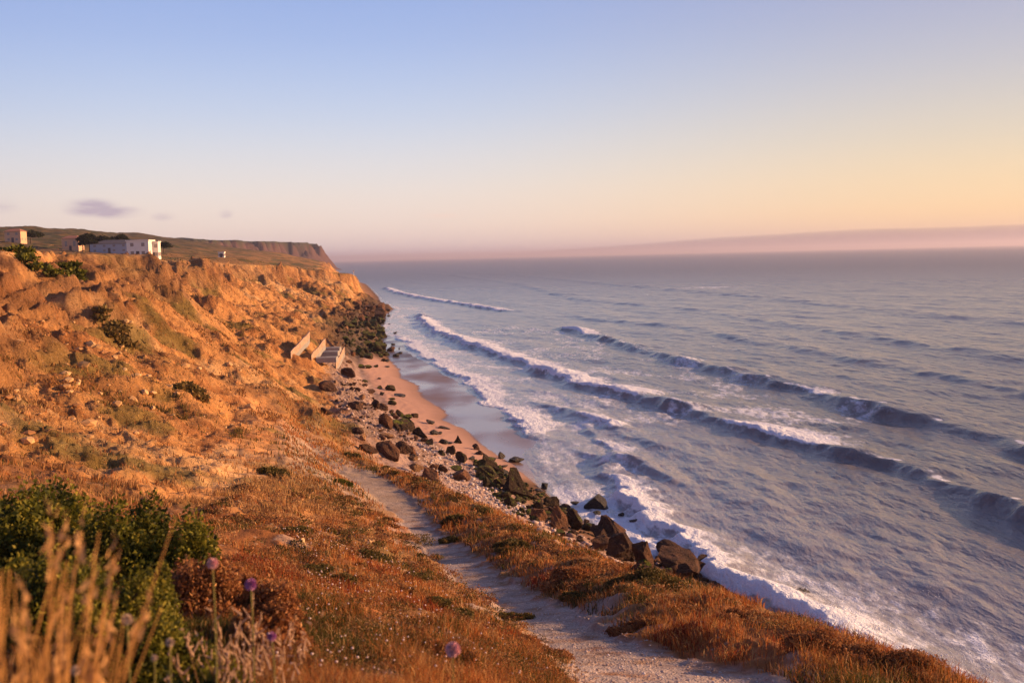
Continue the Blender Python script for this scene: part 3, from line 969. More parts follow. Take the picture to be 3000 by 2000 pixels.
ROCKS = [
    (z3(580, 142, 105, 52), 'green', 'low mossy boulder alone on the dry sand, below the pair of dark rocks'),
    (z3(385, 185, 105, 95), 'brown', 'left rock of the dark pair where scree meets the sand'),
    (z3(482, 202, 100, 78), 'brown', 'right rock of the dark pair where scree meets the sand'),
    (z3(150, 190, 165, 78), 'brown', 'broad brown rock sunk in the pale scree above the beach'),
    (z3(675, 278, 120, 78), 'moss', 'pointed mossy rock, tallest of the little cluster on the sand'),
    (z3(598, 280, 68, 38), 'moss', 'small mossy stone left of the pointed mossy rock'),
    (z3(765, 318, 85, 58), 'green', 'bright green mossy stone right of the pointed mossy rock'),
    (z3(725, 325, 60, 30), 'green', 'flat weedy stone in front of the pointed mossy rock'),
    (z3(842, 292, 78, 52), 'moss', 'thin dark slab standing askew on open sand'),
    (z3(1020, 360, 100, 46), 'wet', 'black flat rock on bare sand near the water edge'),
    (z3(1182, 418, 128, 28), 'wet', 'long flat black rock touching the edge of the water'),
    (z3(1065, 484, 105, 54), 'wet', 'jagged dark rock in mid beach, in front of the black flat ones'),
    (z3(1130, 478, 60, 32), 'wet', 'small dark stone leaning on the jagged rock of mid beach'),
    (z3(905, 516, 158, 115), 'moss', 'large dark pyramid shaped boulder at the back of the sand'),
    (z3(705, 446, 245, 112), 'moss', 'long dark slab of rock with a mossy right end'),
    (z3(1340, 582, 98, 88), 'moss', 'upright dark rock alone on wet sand'),
    (z3(950, 574, 90, 48), 'brown', 'sharp brown stone beside a mossy peaked one on the sand'),
    (z3(1010, 608, 90, 74), 'moss', 'peaked mossy rock lit on its right side beyond the pebbles'),
    (z3(1170, 590, 98, 54), 'wet', 'low dark rock with a knob on its right, on the sand'),
    (z3(1250, 592, 52, 20), 'wet', 'tiny flat stone right of the knobbed dark rock'),
    (z3(1545, 658, 92, 64), 'brown', 'rounded brown rock on wet sand near the stream of foam'),
    (z3(1592, 714, 115, 46), 'brown', 'flat topped brown block at the water edge'),
    (z3(1500, 780, 78, 46), 'wet', 'small dark rock just behind the large mossy boulders'),
    (z3(1840, 762, 74, 78), 'wet', 'small upright rock standing in shallow foam'),
    (z3(2005, 802, 165, 62), 'wet', 'long dark rock lying in the shallow foam'),
    (z3(1870, 860, 82, 26), 'wet', 'flat rock awash behind the biggest boulder'),
    (z3(1252, 706, 125, 92), 'moss', 'mossy boulder with its tall rounded top at the end of the pebbles'),
    (z3(1150, 720, 80, 58), 'green', 'bright mossy stone left of the round topped boulder'),
    (z3(1372, 798, 138, 116), 'moss', 'dark angular boulder with a lit brown right side'),
    (z3(1690, 892, 205, 175), 'moss', 'large rounded boulder with a green cap, just inland of the foam'),
    (z3(1650, 978, 255, 125), 'green', 'wide boulder with a bright green sloping top'),
    (z3(2030, 1190, 345, 300), 'moss', 'biggest boulder of the shore with a sunlit green peak'),
    (z3(1860, 946, 135, 62), 'wet', 'wet rock between the green capped boulder and the biggest one'),
    (z3(1700, 1090, 155, 115), 'green', 'left one of two green humps below the wide green boulder'),
    (z3(1808, 1080, 135, 95), 'moss', 'right one of two humps below the wide green boulder'),
    (z3(1940, 1310, 155, 112), 'green', 'oval moss covered boulder like a green egg'),
    (z3(870, 910, 185, 98), 'tan', 'tan sandstone boulder at the top of the pebble bank'),
    (z3(1065, 884, 104, 62), 'red', 'red brown stone beside the tan boulder'),
    (z3(1165, 910, 114, 72), 'brown', 'dark block with a flat face among white pebbles'),
    (z3(1030, 1005, 205, 130), 'red', 'layered red rock half buried under the grass edge'),
    (z3(1100, 1060, 70, 90), 'tan', 'upright tan stone at the edge of the grass'),
    (z3(1380, 1015, 205, 112), 'red', 'broad red brown rock below the white pebbles'),
    (z3(1320, 900, 150, 50), 'green', 'low yellow green mossy stones in the pebble bank'),
    (z3(720, 705, 165, 142), 'brown', 'dark brown block left of the sunlit upright one'),
    (z3(815, 725, 95, 112), 'red', 'sunlit upright red block above the pebbles'),
    (z3(820, 780, 120, 66), 'tan', 'pale smooth stone under the sunlit red block'),
    (z3(550, 765, 310, 182), 'red', 'big purple brown rock mass at the foot of the dry slope'),
    (z3(300, 690, 210, 90), 'brown', 'dark rock shelf left of the purple brown mass'),
    (z3(505, 408, 150, 160), 'red', 'tall red brown block in the middle of the scree'),
    (z3(190, 476, 125, 74), 'brown', 'dark rock peeking from the dry slope above the scree'),
    (z3(245, 555, 62, 84), 'tan', 'narrow tan rock below the dark one on the dry slope'),
    (z3(860, 540, 50, 50), 'tan', 'small sunlit stone left of the sharp brown one'),
    (z3(520, 520, 150, 50), 'tan', 'flat tan stones in the upper scree'),
    (z1(1330, 556, 190, 105), 'wet', 'dark round rock surrounded by white foam'),
    (z1(1130, 530, 66, 32), 'wet', 'small rock left of the round one in the foam'),
    (z1(870, 390, 62, 46), 'wet', 'rock breaking the water right behind the biggest boulder'),
    (z1(820, 410, 80, 20), 'wet', 'flat ledge between the biggest boulder and open water'),
    (z1(925, 542, 128, 88), 'moss', 'dark hump right below the biggest boulder'),
    (z1(820, 580, 110, 110), 'moss', 'brown hump next to the green egg shaped boulder'),
    (z1(820, 660, 130, 90), 'red', 'pinkish block standing behind the grass edge'),
    (z1(1000, 745, 150, 190), 'red', 'tall split block with an orange lit face, left of its twin'),
    (z1(1150, 750, 145, 180), 'moss', 'tall split block with a dark face, right of its twin'),
    (z1(1450, 780, 250, 130), 'brown', 'low brown boulder with a peak, right of the split blocks'),
    (z1(1520, 1010, 290, 220), 'brown', 'large dark boulder behind the sunlit grass of the ridge'),
    (z1(1720, 1060, 200, 190), 'red', 'ochre streaked boulder beside the large dark one'),
    (z1(1960, 960, 220, 110), 'brown', 'long boulder reaching out to the white surf'),
    (z1(2050, 1130, 290, 210), 'brown', 'heavy black brown boulder above the surf, behind the ridge'),
    (z1(2260, 1150, 150, 130), 'red', 'last boulder with a red sunlit side above the surf'),
    (z1(1650, 694, 92, 42), 'wet', 'dark flat rock in the foam right of the round one'),
    (z1(1530, 624, 52, 26), 'wet', 'tiny dark rock in white water'),
    (z1(1320, 614, 66, 34), 'wet', 'small rock below the round one in the foam'),
    ((2360, 1762, 60, 26), 'wet', 'dark rock hit by the spray of the surf'),
    ((2180, 1745, 60, 32), 'brown', 'rounded rock showing above the ridge next to the surf'),
    (z8(1425, 915, 185, 112), 'brown', 'dark hollow block under the broken concrete walls'),
    (z8(1140, 1105, 265, 122), 'brown', 'broad dark rock on the path side of the scree'),
    (z8(1160, 1410, 185, 90), 'brown', 'dark rock below the path, left of the pale scree'),
    (z8(1980, 1095, 135, 72), 'moss', 'square mossy rock on the upper sand'),
    (z8(1845, 1075, 62, 46), 'moss', 'small dark stone left of the square mossy rock'),
    (z8(1875, 1155, 72, 42), 'wet', 'small stone below the square mossy rock'),
    (z8(1740, 1140, 94, 66), 'brown', 'dark rock at the inner edge of the upper sand'),
    (z8(2100, 1170, 145, 26), 'wet', 'long thin dark slab on the upper sand'),
    (z8(2010, 1212, 84, 22), 'green', 'thin green slab on the upper sand'),
    (z8(1510, 1322, 175, 74), 'brown', 'low brown rock behind the scree, second from the sand'),
    (z8(1935, 716, 66, 34), 'wet', 'dark stone by the innermost tongue of sand'),
    (z8(1890, 712, 64, 38), 'moss', 'weedy stone at the start of the sand'),
    (z8(2060, 650, 84, 42), 'wet', 'brown rock in the thin swash, nearer one'),
    (z8(2110, 612, 64, 26), 'wet', 'small rock in the thin swash, farther one'),
    (z8(1990, 580, 104, 62), 'brown', 'red brown rock at the foot of the weedy heap'),
    (z8(1800, 790, 64, 34), 'moss', 'small weedy stone on the innermost sand'),
    (z8(1700, 810, 84, 50), 'green', 'green weedy stone below the weedy heap'),
    (z8(1600, 800, 90, 50), 'green', 'green weedy stone nearest to the broken walls'),
    (z8(1845, 945, 50, 20), 'wet', 'tiny dark stone in the middle of the upper sand'),
    (z8(1940, 790, 66, 20), 'wet', 'flat stone by the bend of the water edge'),
    (z8(1650, 985, 90, 28), 'green', 'thin weedy ledge on the inner sand'),
]
for i, (b, kind, label) in enumerate(ROCKS):
    big = b[2] > 24
    place_rock(b[0], b[1], b[2], b[3], kind, label, unique=(900 + i) if big else None)


def in_poly(n, quad):
    """random photo pixels inside a strip given by its left and right edge points"""
    out = []
    for _ in range(n):
        a = rng.uniform(0, len(quad) - 1.001)
        k = int(a)
        f = a - k
        l0, r0 = quad[k]
        l1, r1 = quad[k + 1]
        lx, ly = l0[0] + (l1[0] - l0[0]) * f, l0[1] + (l1[1] - l0[1]) * f
        rx, ry = r0[0] + (r1[0] - r0[0]) * f, r0[1] + (r1[1] - r0[1]) * f
        s_ = rng.rand()
        out.append((lx + (rx - lx) * s_, ly + (ry - ly) * s_))
    return out


_SEEN = {}
_ORD = ['nearest', 'second nearest', 'third nearest', 'fourth nearest', 'fifth nearest', 'sixth nearest', 'seventh nearest', 'eighth nearest',
        'ninth nearest', 'tenth nearest', 'eleventh nearest', 'twelfth nearest', 'thirteenth nearest', 'fourteenth nearest', 'fifteenth nearest']


def scatter_named(n, quad, kinds, wr, group, anchors):
    """scattered rocks, each told apart by its look and the landmark rock it lies beside"""
    pts = sorted(in_poly(n, quad), key=lambda p: p[1])
    words = {'brown': 'dark brown', 'red': 'red brown', 'tan': 'tan', 'moss': 'partly mossy', 'green': 'green weedy', 'wet': 'wet black'}
    rows = []
    for px, py in pts:
        ww = rng.uniform(*wr) * (0.6 + 0.9 * rng.rand() ** 2)
        kd = kinds[rng.randint(len(kinds))]
        o = place_rock(px, py, ww, ww * (rng.uniform(0.25, 0.4) if kd == 'wet' else rng.uniform(0.5, 0.85)), kd, '', group)
        k = min(range(len(anchors)), key=lambda i: math.hypot(anchors[i][0] - px, anchors[i][1] - py))
        dx, dy = px - anchors[k][0], py - anchors[k][1]
        side = ('right of' if dx > 0 else 'left of') if abs(dx) > abs(dy) else ('below' if dy > 0 else 'behind')
        rows.append((math.hypot(dx, dy), (words[kd], side, anchors[k][2]), o))
    for d_, key, o in sorted(rows, key=lambda r_: r_[0]):
        i = _SEEN.get(key, 0)
        _SEEN[key] = i + 1
        o['label'] = f'{key[0]} rock {key[1]} the {key[2]}, {_ORD[i] if i < 15 else str(i + 1) + "th nearest"}'


FAR = [(1142, 1030, 'far swash line'), (1000, 1050, 'steepest concrete wall'), (1052, 900, 'bare cliff tip'), (1100, 1058, 'far end of sand'),
       (1140, 925, 'outermost point rocks'), (930, 990, 'longest concrete wall'), (1030, 1100, 'dark hollow block')]
scatter_named(30, [((1035, 895), (1072, 893)), ((1055, 920), (1138, 910)), ((1040, 945), (1115, 938))], ['brown', 'red', 'brown'], (11, 22), 'fallen blocks at the tip of the cliff', FAR)
scatter_named(56, [((1005, 940), (1112, 936)), ((1000, 970), (1115, 962)), ((1005, 1005), (1128, 1000)), ((1035, 1035), (1138, 1036)), ((1060, 1052), (1130, 1050))], ['green', 'green', 'moss', 'green'], (13, 30),
              'weed covered boulders beyond the sand', FAR)
scatter_named(20, [((985, 900), (1035, 900)), ((960, 950), (1015, 950)), ((985, 1000), (1015, 1000)), ((1010, 1060), (1040, 1050)), ((1000, 1110), (1050, 1100))], ['red', 'brown', 'tan', 'red'], (7, 15),
              'stones strewn below the cliff', FAR)
scatter_named(30, [((960, 1125), (1080, 1120)), ((980, 1180), (1120, 1170)), ((1040, 1250), (1160, 1225)), ((1130, 1300), (1210, 1285))], ['red', 'tan', 'brown'], (8, 16),
        'stones in the pale scree', [(1129, 1254, 'tall red brown block'), (1100, 1195, 'dark rock pair'), (1038, 1198, 'broad sunken brown rock'), (1048, 1271, 'dark rock on the dry slope'), (1184, 1330, 'dark brown block'), (1180, 1264, 'long dark slab')])
scatter_named(34, [((1395, 1370), (1440, 1350)), ((1420, 1420), (1480, 1400)), ((1470, 1480), (1560, 1450)), ((1560, 1540), (1640, 1500)), ((1640, 1590), (1760, 1560))], ['green', 'moss', 'moss', 'green'], (14, 28),
        'mossy boulders below the grass ridge', [(1421, 1399, 'wide green topped boulder'), (1518, 1453, 'biggest boulder'), (1495, 1484, 'green egg shaped boulder'), (1434, 1428, 'twin green humps'), (1579, 1497, 'pinkish block'), (1640, 1553, 'tall split block')])
scatter_named(32, [((1640, 1600), (1740, 1545)), ((1780, 1650), (1880, 1620)), ((1900, 1690), (2060, 1660)), ((2060, 1720), (2140, 1700))], ['brown', 'brown', 'red', 'moss'], (22, 44),
        'dark boulders between ridge and surf', [(1691, 1555, 'darker split block'), (1793, 1565, 'low peaked boulder'), (1817, 1643, 'large dark boulder'), (1885, 1660, 'ochre streaked boulder'), (1967, 1626, 'long boulder'), (1997, 1684, 'heavy black brown boulder'), (2069, 1691, 'last red sided boulder')])
scatter_named(8, [((1120, 900), (1160, 905)), ((1125, 935), (1150, 950)), ((1140, 985), (1175, 1000)), ((1150, 1020), (1190, 1030))], ['wet'], (6, 11), 'small rocks in the shallows', FAR)



def rubble_rocks(name, regions, mat, seed):
    q = np.random.RandomState(seed)
    shapes = [rock_shape(400 + k, cuts=8, S=sphere_mesh(2)) for k in range(8)]
    Vs, Fs, n = [], [], 0
    for cnt, quad, wr in regions:
        for px, py in in_poly(cnt, quad):
            x, y, z, t = ground_fast(px, py)
            ww = q.uniform(*wr) * (0.5 + q.rand() ** 2) * t / F_PX
            V0, F0 = shapes[q.randint(8)]
            a = q.uniform(0, 6.28)
            v = V0 * np.array([ww, ww * 0.85, ww * q.uniform(0.5, 0.8)])
            v = np.stack([v[:, 0] * math.cos(a) - v[:, 1] * math.sin(a), v[:, 0] * math.sin(a) + v[:, 1] * math.cos(a), v[:, 2]], -1)
            Vs.append(v + np.array([x, y, z + ww * 0.18]))
            Fs.append(F0 + n)
            n += len(V0)
    return mesh_np(name, np.concatenate(Vs), None, np.concatenate(Fs), mat=mat, smooth=False)


def stones(name, regions, mat, smooth=True):
    V0, F0 = _S1
    Vs, Fs, Cs = [], [], []
    n = 0
    for cnt, quad, (smin, smax), pal in regions:
        for px, py in in_poly(cnt, quad):
            x, y, z, t = ground_fast(px, py)
            s_ = rng.uniform(smin, smax) * (0.6 + rng.rand() ** 3)
            sc3 = s_ * np.array([1, rng.uniform(0.6, 1), rng.uniform(0.4, 0.75)])
            a = rng.uniform(0, 6.28)
            v = V0 * sc3 * (1 + 0.12 * rng.normal(size=(len(V0), 1)))
            v = np.stack([v[:, 0] * math.cos(a) - v[:, 1] * math.sin(a), v[:, 0] * math.sin(a) + v[:, 1] * math.cos(a), v[:, 2]], -1)
            Vs.append(v + np.array([x, y, z + sc3[2] * 0.35]))
            Fs.append(F0 + n)
            n += len(V0)
            c = np.array(pal[rng.randint(len(pal))]) * rng.uniform(0.75, 1.15)
            Cs.append(np.tile(c, (len(V0), 1)))
    me = mesh_np(name, np.concatenate(Vs), None, np.concatenate(Fs), mat=mat, colors={'Col': np.concatenate(Cs)}, smooth=smooth)
    return me


# quick lookup grid for the terrain seen through the photo (for small things in great number)
_gx_ax = np.arange(-60, 3100, 20.0)
_gy_ax = np.arange(860, 2080, 12.0)
_GT = None


def _build_gt():
    global _GT
    PX, PY = np.meshgrid(_gx_ax, _gy_ax)
    D = _F[None] * F_PX + (PX.ravel() - 1500)[:, None] * _RC[None] + (1000 - PY.ravel())[:, None] * _UC[None]
    D /= np.linalg.norm(D, axis=1, keepdims=True)
    t = np.full(len(D), 1.5)
    hit = np.zeros(len(D), bool)
    for k in range(420):
        P = D * t[:, None]
        z, _ = base(P[:, 0], P[:, 1])
        hit |= (P[:, 2] + CAM_H) < np.maximum(z, 0) + 0.05
        t = np.where(hit, t, t * 1.014)
    _GT = t.reshape(len(_gy_ax), len(_gx_ax))


_build_gt()


def ground_fast(px, py):
    fx = np.clip((px - _gx_ax[0]) / 20.0, 0, len(_gx_ax) - 1.001)
    fy = np.clip((py - _gy_ax[0]) / 12.0, 0, len(_gy_ax) - 1.001)
    i, j = int(fy), int(fx)
    a, b = fy - i, fx - j
    t = (_GT[i, j] * (1 - a) * (1 - b) + _GT[i + 1, j] * a * (1 - b) + _GT[i, j + 1] * (1 - a) * b + _GT[i + 1, j + 1] * a * b)
    d = ray(px, py)
    x, y = d[0] * t, d[1] * t
    return x, y, hz(x, y), t


PEB = [(0.55, 0.44, 0.40), (0.50, 0.36, 0.30), (0.62, 0.54, 0.50), (0.40, 0.27, 0.20), (0.34, 0.28, 0.27), (0.58, 0.42, 0.33)]
SCR = [(0.48, 0.33, 0.27), (0.40, 0.26, 0.20), (0.54, 0.40, 0.34), (0.30, 0.18, 0.13)]
mstone = blade_mat('pebble stone', 0.85, 0.0)
me = rubble_rocks('shore_rubble', [
    (420, [((1015, 945), (1110, 940)), ((1000, 975), (1112, 965)), ((1005, 1010), (1128, 1003)), ((1045, 1045), (1136, 1040))], (6, 14)),
    (420, [((1380, 1350), (1440, 1350)), ((1420, 1420), (1500, 1400)), ((1470, 1480), (1590, 1450)), ((1560, 1540), (1680, 1510))], (8, 18))], M_GREEN, 31)
tag(link('weedy_rubble', me), 'small weedy stones packed between the boulders of the shore', 'rubble', kind='stuff')
me = rubble_rocks('shore_rubble', [
    (300, [((990, 890), (1072, 893)), ((1000, 925), (1135, 912)), ((990, 950), (1100, 945))], (6, 13)),
    (420, [((1560, 1480), (1660, 1480)), ((1640, 1590), (1760, 1555)), ((1780, 1650), (1900, 1620)), ((1900, 1690), (2080, 1680)), ((2100, 1740), (2250, 1740))], (10, 24)),
    (260, [((960, 1125), (1060, 1120)), ((980, 1180), (1110, 1170)), ((1040, 1250), (1150, 1235)), ((1130, 1300), (1240, 1300)), ((1250, 1400), (1400, 1380))], (6, 15))], M_BROWN, 32)
tag(link('brown_rubble', me), 'small dark brown stones packed between the boulders of the shore', 'rubble', kind='stuff')
peb = stones('pebbles', [
    (2600, [((1130, 1270), (1190, 1285)), ((1180, 1310), (1290, 1310)), ((1210, 1360), (1400, 1375)), ((1290, 1430), (1420, 1410)), ((1420, 1490), (1500, 1470)), ((1500, 1530), (1560, 1500))], (0.06, 0.19), PEB),
    (2600, [((960, 1110), (1030, 1110)), ((965, 1160), (1090, 1170)), ((1010, 1220), (1130, 1210)), ((1060, 1280), (1180, 1260)), ((1150, 1330), (1240, 1310))], (0.05, 0.20), SCR),
    (300, [((1500, 1530), (1560, 1510)), ((1640, 1600), (1700, 1570)), ((1900, 1690), (1960, 1660))], (0.10, 0.3), SCR),
], mstone)
tag(link('pebbles', peb), 'white and pink pebbles and scree at the back of the beach', 'pebbles', kind='stuff')
slope_quads = [((640, 1180), (900, 1180)), ((520, 1300), (900, 1300)), ((560, 1400), (1010, 1400)), ((620, 1500), (1120, 1500)), ((760, 1620), (1150, 1600)), ((900, 1720), (1280, 1700))]
rub = stones('rubble', [
    (900, slope_quads, (0.02, 0.10), [(0.52, 0.30, 0.14), (0.58, 0.38, 0.20), (0.40, 0.20, 0.09)]),
    (260, [((0, 900), (600, 900)), ((0, 1100), (760, 1050)), ((0, 1300), (800, 1200))], (0.12, 0.42), [(0.50, 0.28, 0.12), (0.56, 0.34, 0.16), (0.36, 0.17, 0.07)]),
    (2600, [((1240, 1600), (1440, 1640)), ((1330, 1700), (1640, 1760)), ((1560, 1860), (1960, 1900)), ((1700, 1990), (2300, 1990))], (0.008, 0.026), PEB),
], mstone, smooth=False)
tag(link('rubble', rub), 'loose ochre stones scattered over the bare slope and the path', 'rubble', kind='stuff')


# ------------------------------------------------------------------ grass
def blades(x, y, z, h, wd, lean, az, col, curve=0.35, seg=2):
    """build curved blades for arrays of roots; returns V, F4, F3, C"""
    n = len(x)
    dx, dy = np.cos(az), np.sin(az)
    fa = rng.uniform(0, np.pi, n)
    sx, sy = np.cos(fa) * wd, np.sin(fa) * wd
    mx_, my_, mz_ = x + dx * lean * h * 0.35, y + dy * lean * h * 0.35, z + h * 0.58
    tx_, ty_, tz_ = x + dx * lean * h, y + dy * lean * h, z + h * (1 - curve * lean * 0.5)
    V = np.empty((n, 5, 3))
    V[:, 0] = np.stack([x - sx, y - sy, z - 0.03], -1)
    V[:, 1] = np.stack([x + sx, y + sy, z - 0.03], -1)
    V[:, 2] = np.stack([mx_ + sx * 0.75, my_ + sy * 0.75, mz_], -1)
    V[:, 3] = np.stack([mx_ - sx * 0.75, my_ - sy * 0.75, mz_], -1)
    V[:, 4] = np.stack([tx_, ty_, tz_], -1)
    b = np.arange(n)[:, None] * 5
    F4 = b + np.array([[0, 1, 2, 3]])
    F3 = b + np.array([[3, 2, 4]])
    C = np.repeat(col[:, None, :], 5, axis=1).reshape(-1, 3)
    return V.reshape(-1, 3), F4, F3, C


PAL = np.array([[0.56, 0.28, 0.090], [0.48, 0.165, 0.042], [0.24, 0.10, 0.036], [0.085, 0.075, 0.016], [0.60, 0.36, 0.15], [0.27, 0.050, 0.020]])


def scatter_grass(N, r0, r1, seed=3):
    q = np.random.RandomState(seed)
    a = q.uniform(-0.60, 0.62, N)
    r = np.exp(q.uniform(math.log(r0), math.log(r1), N))
    # gather in tufts
    k = q.randint(0, N, N // 7)
    pick = k[q.randint(0, len(k), N)]
    sp = 0.010 + 0.004 * q.normal(size=N)
    a = a[pick] + q.normal(size=N) * sp
    r = r[pick] * (1 + q.normal(size=N) * sp * 1.2)
    x, y = r * np.sin(a), r * np.cos(a)
    z, u = height(x, y)
    n1, path, cliff, steep, rough = zones(x, y, u)
    n2 = fbm(x * 0.30 + 50, y * 0.30, 4)
    n3 = fbm(x * 0.8 + 11, y * 0.8, 3)
    berm = sstep(u, I_B - 0.3, I_B) * (1 - sstep(u, I_PS - 0.12, I_PS - 0.02))
    slope = sstep(u, I_PL + 0.02, I_PL + 0.16)
    slope = np.maximum(slope, sstep(y, 64, 76) * (u > I_PS - 0.6))
    dens = np.maximum(berm * (0.15 + 0.95 * sstep(n2 + 0.4 * n3, -0.40, 0.10)), slope * sstep(n2 + 0.5 * n3 + 0.35 * (1 - sstep(y, 12, 30)) + 0.25 * sstep(y, 62, 70) * (u < I_M1), -0.30, 0.12))
    dens *= 1 - sstep(path, 0.2, 0.6)
    dens *= np.where(u > I_M1, 1 - 0.92 * sstep(y, 25, 44), 1 - 0.9 * sstep(y, 105, 130) )
    keep = (q.rand(N) < dens) & (u > I_B - 0.3) & (z > 4)
    x, y, z, u, r = x[keep], y[keep], z[keep], u[keep], r[keep]
    n2, n3, berm = n2[keep], n3[keep], berm[keep]
    n = len(x)
    n4 = fbm(x * 0.22 - 40, y * 0.22 + 7, 3) + 0.25 * q.normal(size=n)
    idx = np.select([n4 > 0.62, n4 > 0.30, n4 > 0.08, n4 > -0.22, n4 > -0.42], [5, 1, 0, 2, 1], 3)
    idx = np.where(q.rand(n) < 0.10, 4, idx)
    idx = np.where((y > 30) & (idx == 5), 1, idx)
    col = PAL[idx] * q.uniform(0.45, 1.3, (n, 1))
    h = q.uniform(0.05, 0.22, n) * (1 + 0.3 * berm) * (0.7 + 0.5 * sstep(n3, -0.3, 0.4))
    h *= 1 + 0.5 * sstep(r, 20, 60)
    wd = np.maximum(0.0022, 0.00032 * r) * q.uniform(0.7, 1.5, n)
    return blades(x, y, z, h, wd, q.uniform(0.1, 0.9, n), q.uniform(0, 6.28, n), col)


V_, F4_, F3_, C_ = scatter_grass(900000, 2.6, 130)
me = mesh_np('dry_grass', V_, F4_, F3_, mat=blade_mat('dry grass blades'), colors={'Col': C_}, smooth=False)
tag(link('dry_grass', me), 'rust and straw coloured dry grass covering the slope and the ridge', 'grass', kind='stuff')



def scatter_scrub(N, seed=9):
    q = np.random.RandomState(seed)
    a = q.uniform(-0.58, 0.0, N)
    r = np.exp(q.uniform(math.log(38), math.log(480), N))
    k = q.randint(0, N, N // 14)
    pick = k[q.randint(0, len(k), N)]
    a = a[pick] + q.normal(size=N) * 0.0022
    r = r[pick] * (1 + q.normal(size=N) * 0.0025)
    x, y = r * np.sin(a), r * np.cos(a)
    z, u = height(x, y)
    n2 = fbm(x * 0.06 + 30, y * 0.06, 4)
    n3 = fbm(x * 0.3 + 2, y * 0.3, 3)
    dens = sstep(u, I_PL + 0.2, I_M1 + 0.3) * (0.04 + 0.70 * sstep(n2 + 0.5 * n3, 0.15, 0.5)) * (1 - 0.6 * sstep(u, I_CM, I_CT))
    dens *= np.where(u > I_CT, 0.5, 1) * (1 - sstep(u, I_CT + 1, I_CT + 2))
    keep = q.rand(N) < dens
    x, y, z, r, u = x[keep], y[keep], z[keep], r[keep], u[keep]
    n = len(x)
    n4 = fbm(x * 0.05 - 40, y * 0.05 + 7, 3) + 0.2 * q.normal(size=n)
    pal = np.array([[0.40, 0.19, 0.065], [0.27, 0.12, 0.045], [0.16, 0.11, 0.032], [0.50, 0.28, 0.11]])
    idx = np.select([n4 > 0.3, n4 > 0.0, n4 > -0.3], [2, 0, 1], 3)
    col = pal[idx] * q.uniform(0.6, 1.3, (n, 1))
    h = q.uniform(0.12, 0.42, n)
    wd = np.maximum(0.012, 0.00042 * r) * q.uniform(0.7, 1.5, n)
    return blades(x, y, z, h, wd, q.uniform(0.2, 1.0, n), q.uniform(0, 6.28, n), col)


V_, F4_, F3_, C_ = scatter_scrub(420000)
me = mesh_np('slope_scrub', V_, F4_, F3_, mat=blade_mat('slope scrub'), colors={'Col': C_}, smooth=False)
tag(link('slope_scrub', me), 'low brown and olive scrub speckling the ochre cliff face', 'scrub', kind='stuff')

# tiny pale flowers over the near slope
fp = []
for px, py in in_poly(420, [((820, 1560), (1050, 1560)), ((880, 1640), (1180, 1640)), ((900, 1760), (1320, 1780)), ((700, 1880), (1500, 1880)), ((640, 2010), (1640, 2010))]):
    fp.append(ground_fast(px, py))
Vs, Fs = [], []
for i, (x, y, z, t) in enumerate(fp):
    s_ = rng.uniform(0.006, 0.013) * (0.6 + t / 18)
    Vs.append(_S1[0] * s_ * np.array([1, 1, 0.7]) + np.array([x, y, z + rng.uniform(0.08, 0.26)]))
    Fs.append(_S1[1] + i * len(_S1[0]))
me = mesh_np('white_flowers', np.concatenate(Vs), None, np.concatenate(Fs), mat=plain_mat('pale petals', (0.62, 0.46, 0.42), 0.7, 40), smooth=True)
tag(link('small_flowers', me), 'tiny pinkish white flower heads dotted over the dry slope', 'flowers', kind='stuff')


# ------------------------------------------------------------------ bushes
def leaf_cloud(n, centers, radii, leaf, pal, seed, shell=0.55, up=0.35):
    """many small leaf faces spread through lumpy ellipsoids"""
    q = np.random.RandomState(seed)
    centers = np.array(centers)
    radii = np.array(radii)
    vol = radii.prod(axis=1) ** 0.7
    k = q.choice(len(centers), n, p=vol / vol.sum())
    d = q.normal(size=(n, 3))
    d /= np.linalg.norm(d, axis=1, keepdims=True)
    d[:, 2] = np.abs(d[:, 2]) * 1.0 - 0.15
    rr = shell + (1 - shell) * q.rand(n) ** 0.6
    lump = 1 + 0.28 * fbm(d[:, 0] * 2.6 + k * 3.1, d[:, 1] * 2.6 + d[:, 2] * 2, 3)
    P = centers[k] + d * radii[k] * (rr * lump)[:, None]
    # leaf quad (diamond)
    a = q.normal(size=(n, 3)) + np.array([0, 0, up])
    a /= np.linalg.norm(a, axis=1, keepdims=True)
    b = np.cross(a, q.normal(size=(n, 3)))
    b /= np.linalg.norm(b, axis=1, keepdims=True)
    s_ = leaf * q.uniform(0.6, 1.4, n)[:, None]
    V = np.stack([P, P + a * s_ * 0.5 + b * s_ * 0.28, P + a * s_, P + a * s_ * 0.5 - b * s_ * 0.28], 1)
    F = np.arange(n * 4).reshape(n, 4)
    pal = np.array(pal)
    cl = fbm(P[:, 0] * 3.0 + 5, P[:, 1] * 3.0 + P[:, 2] * 2.5, 2) + 0.35 * q.normal(size=n)
    idx = np.clip(((cl + 0.9) / 1.8 * len(pal)).astype(int), 0, len(pal) - 1)
    C = np.repeat((pal[idx] * q.uniform(0.65, 1.3, (n, 1)))[:, None, :], 4, axis=1)
    return V.reshape(-1, 3), F, C.reshape(-1, 3)


M_LEAF = blade_mat('bush leaves', 0.6, 0.30)
M_STEM = plain_mat('woody stems', (0.10, 0.06, 0.035), 0.9, 20)


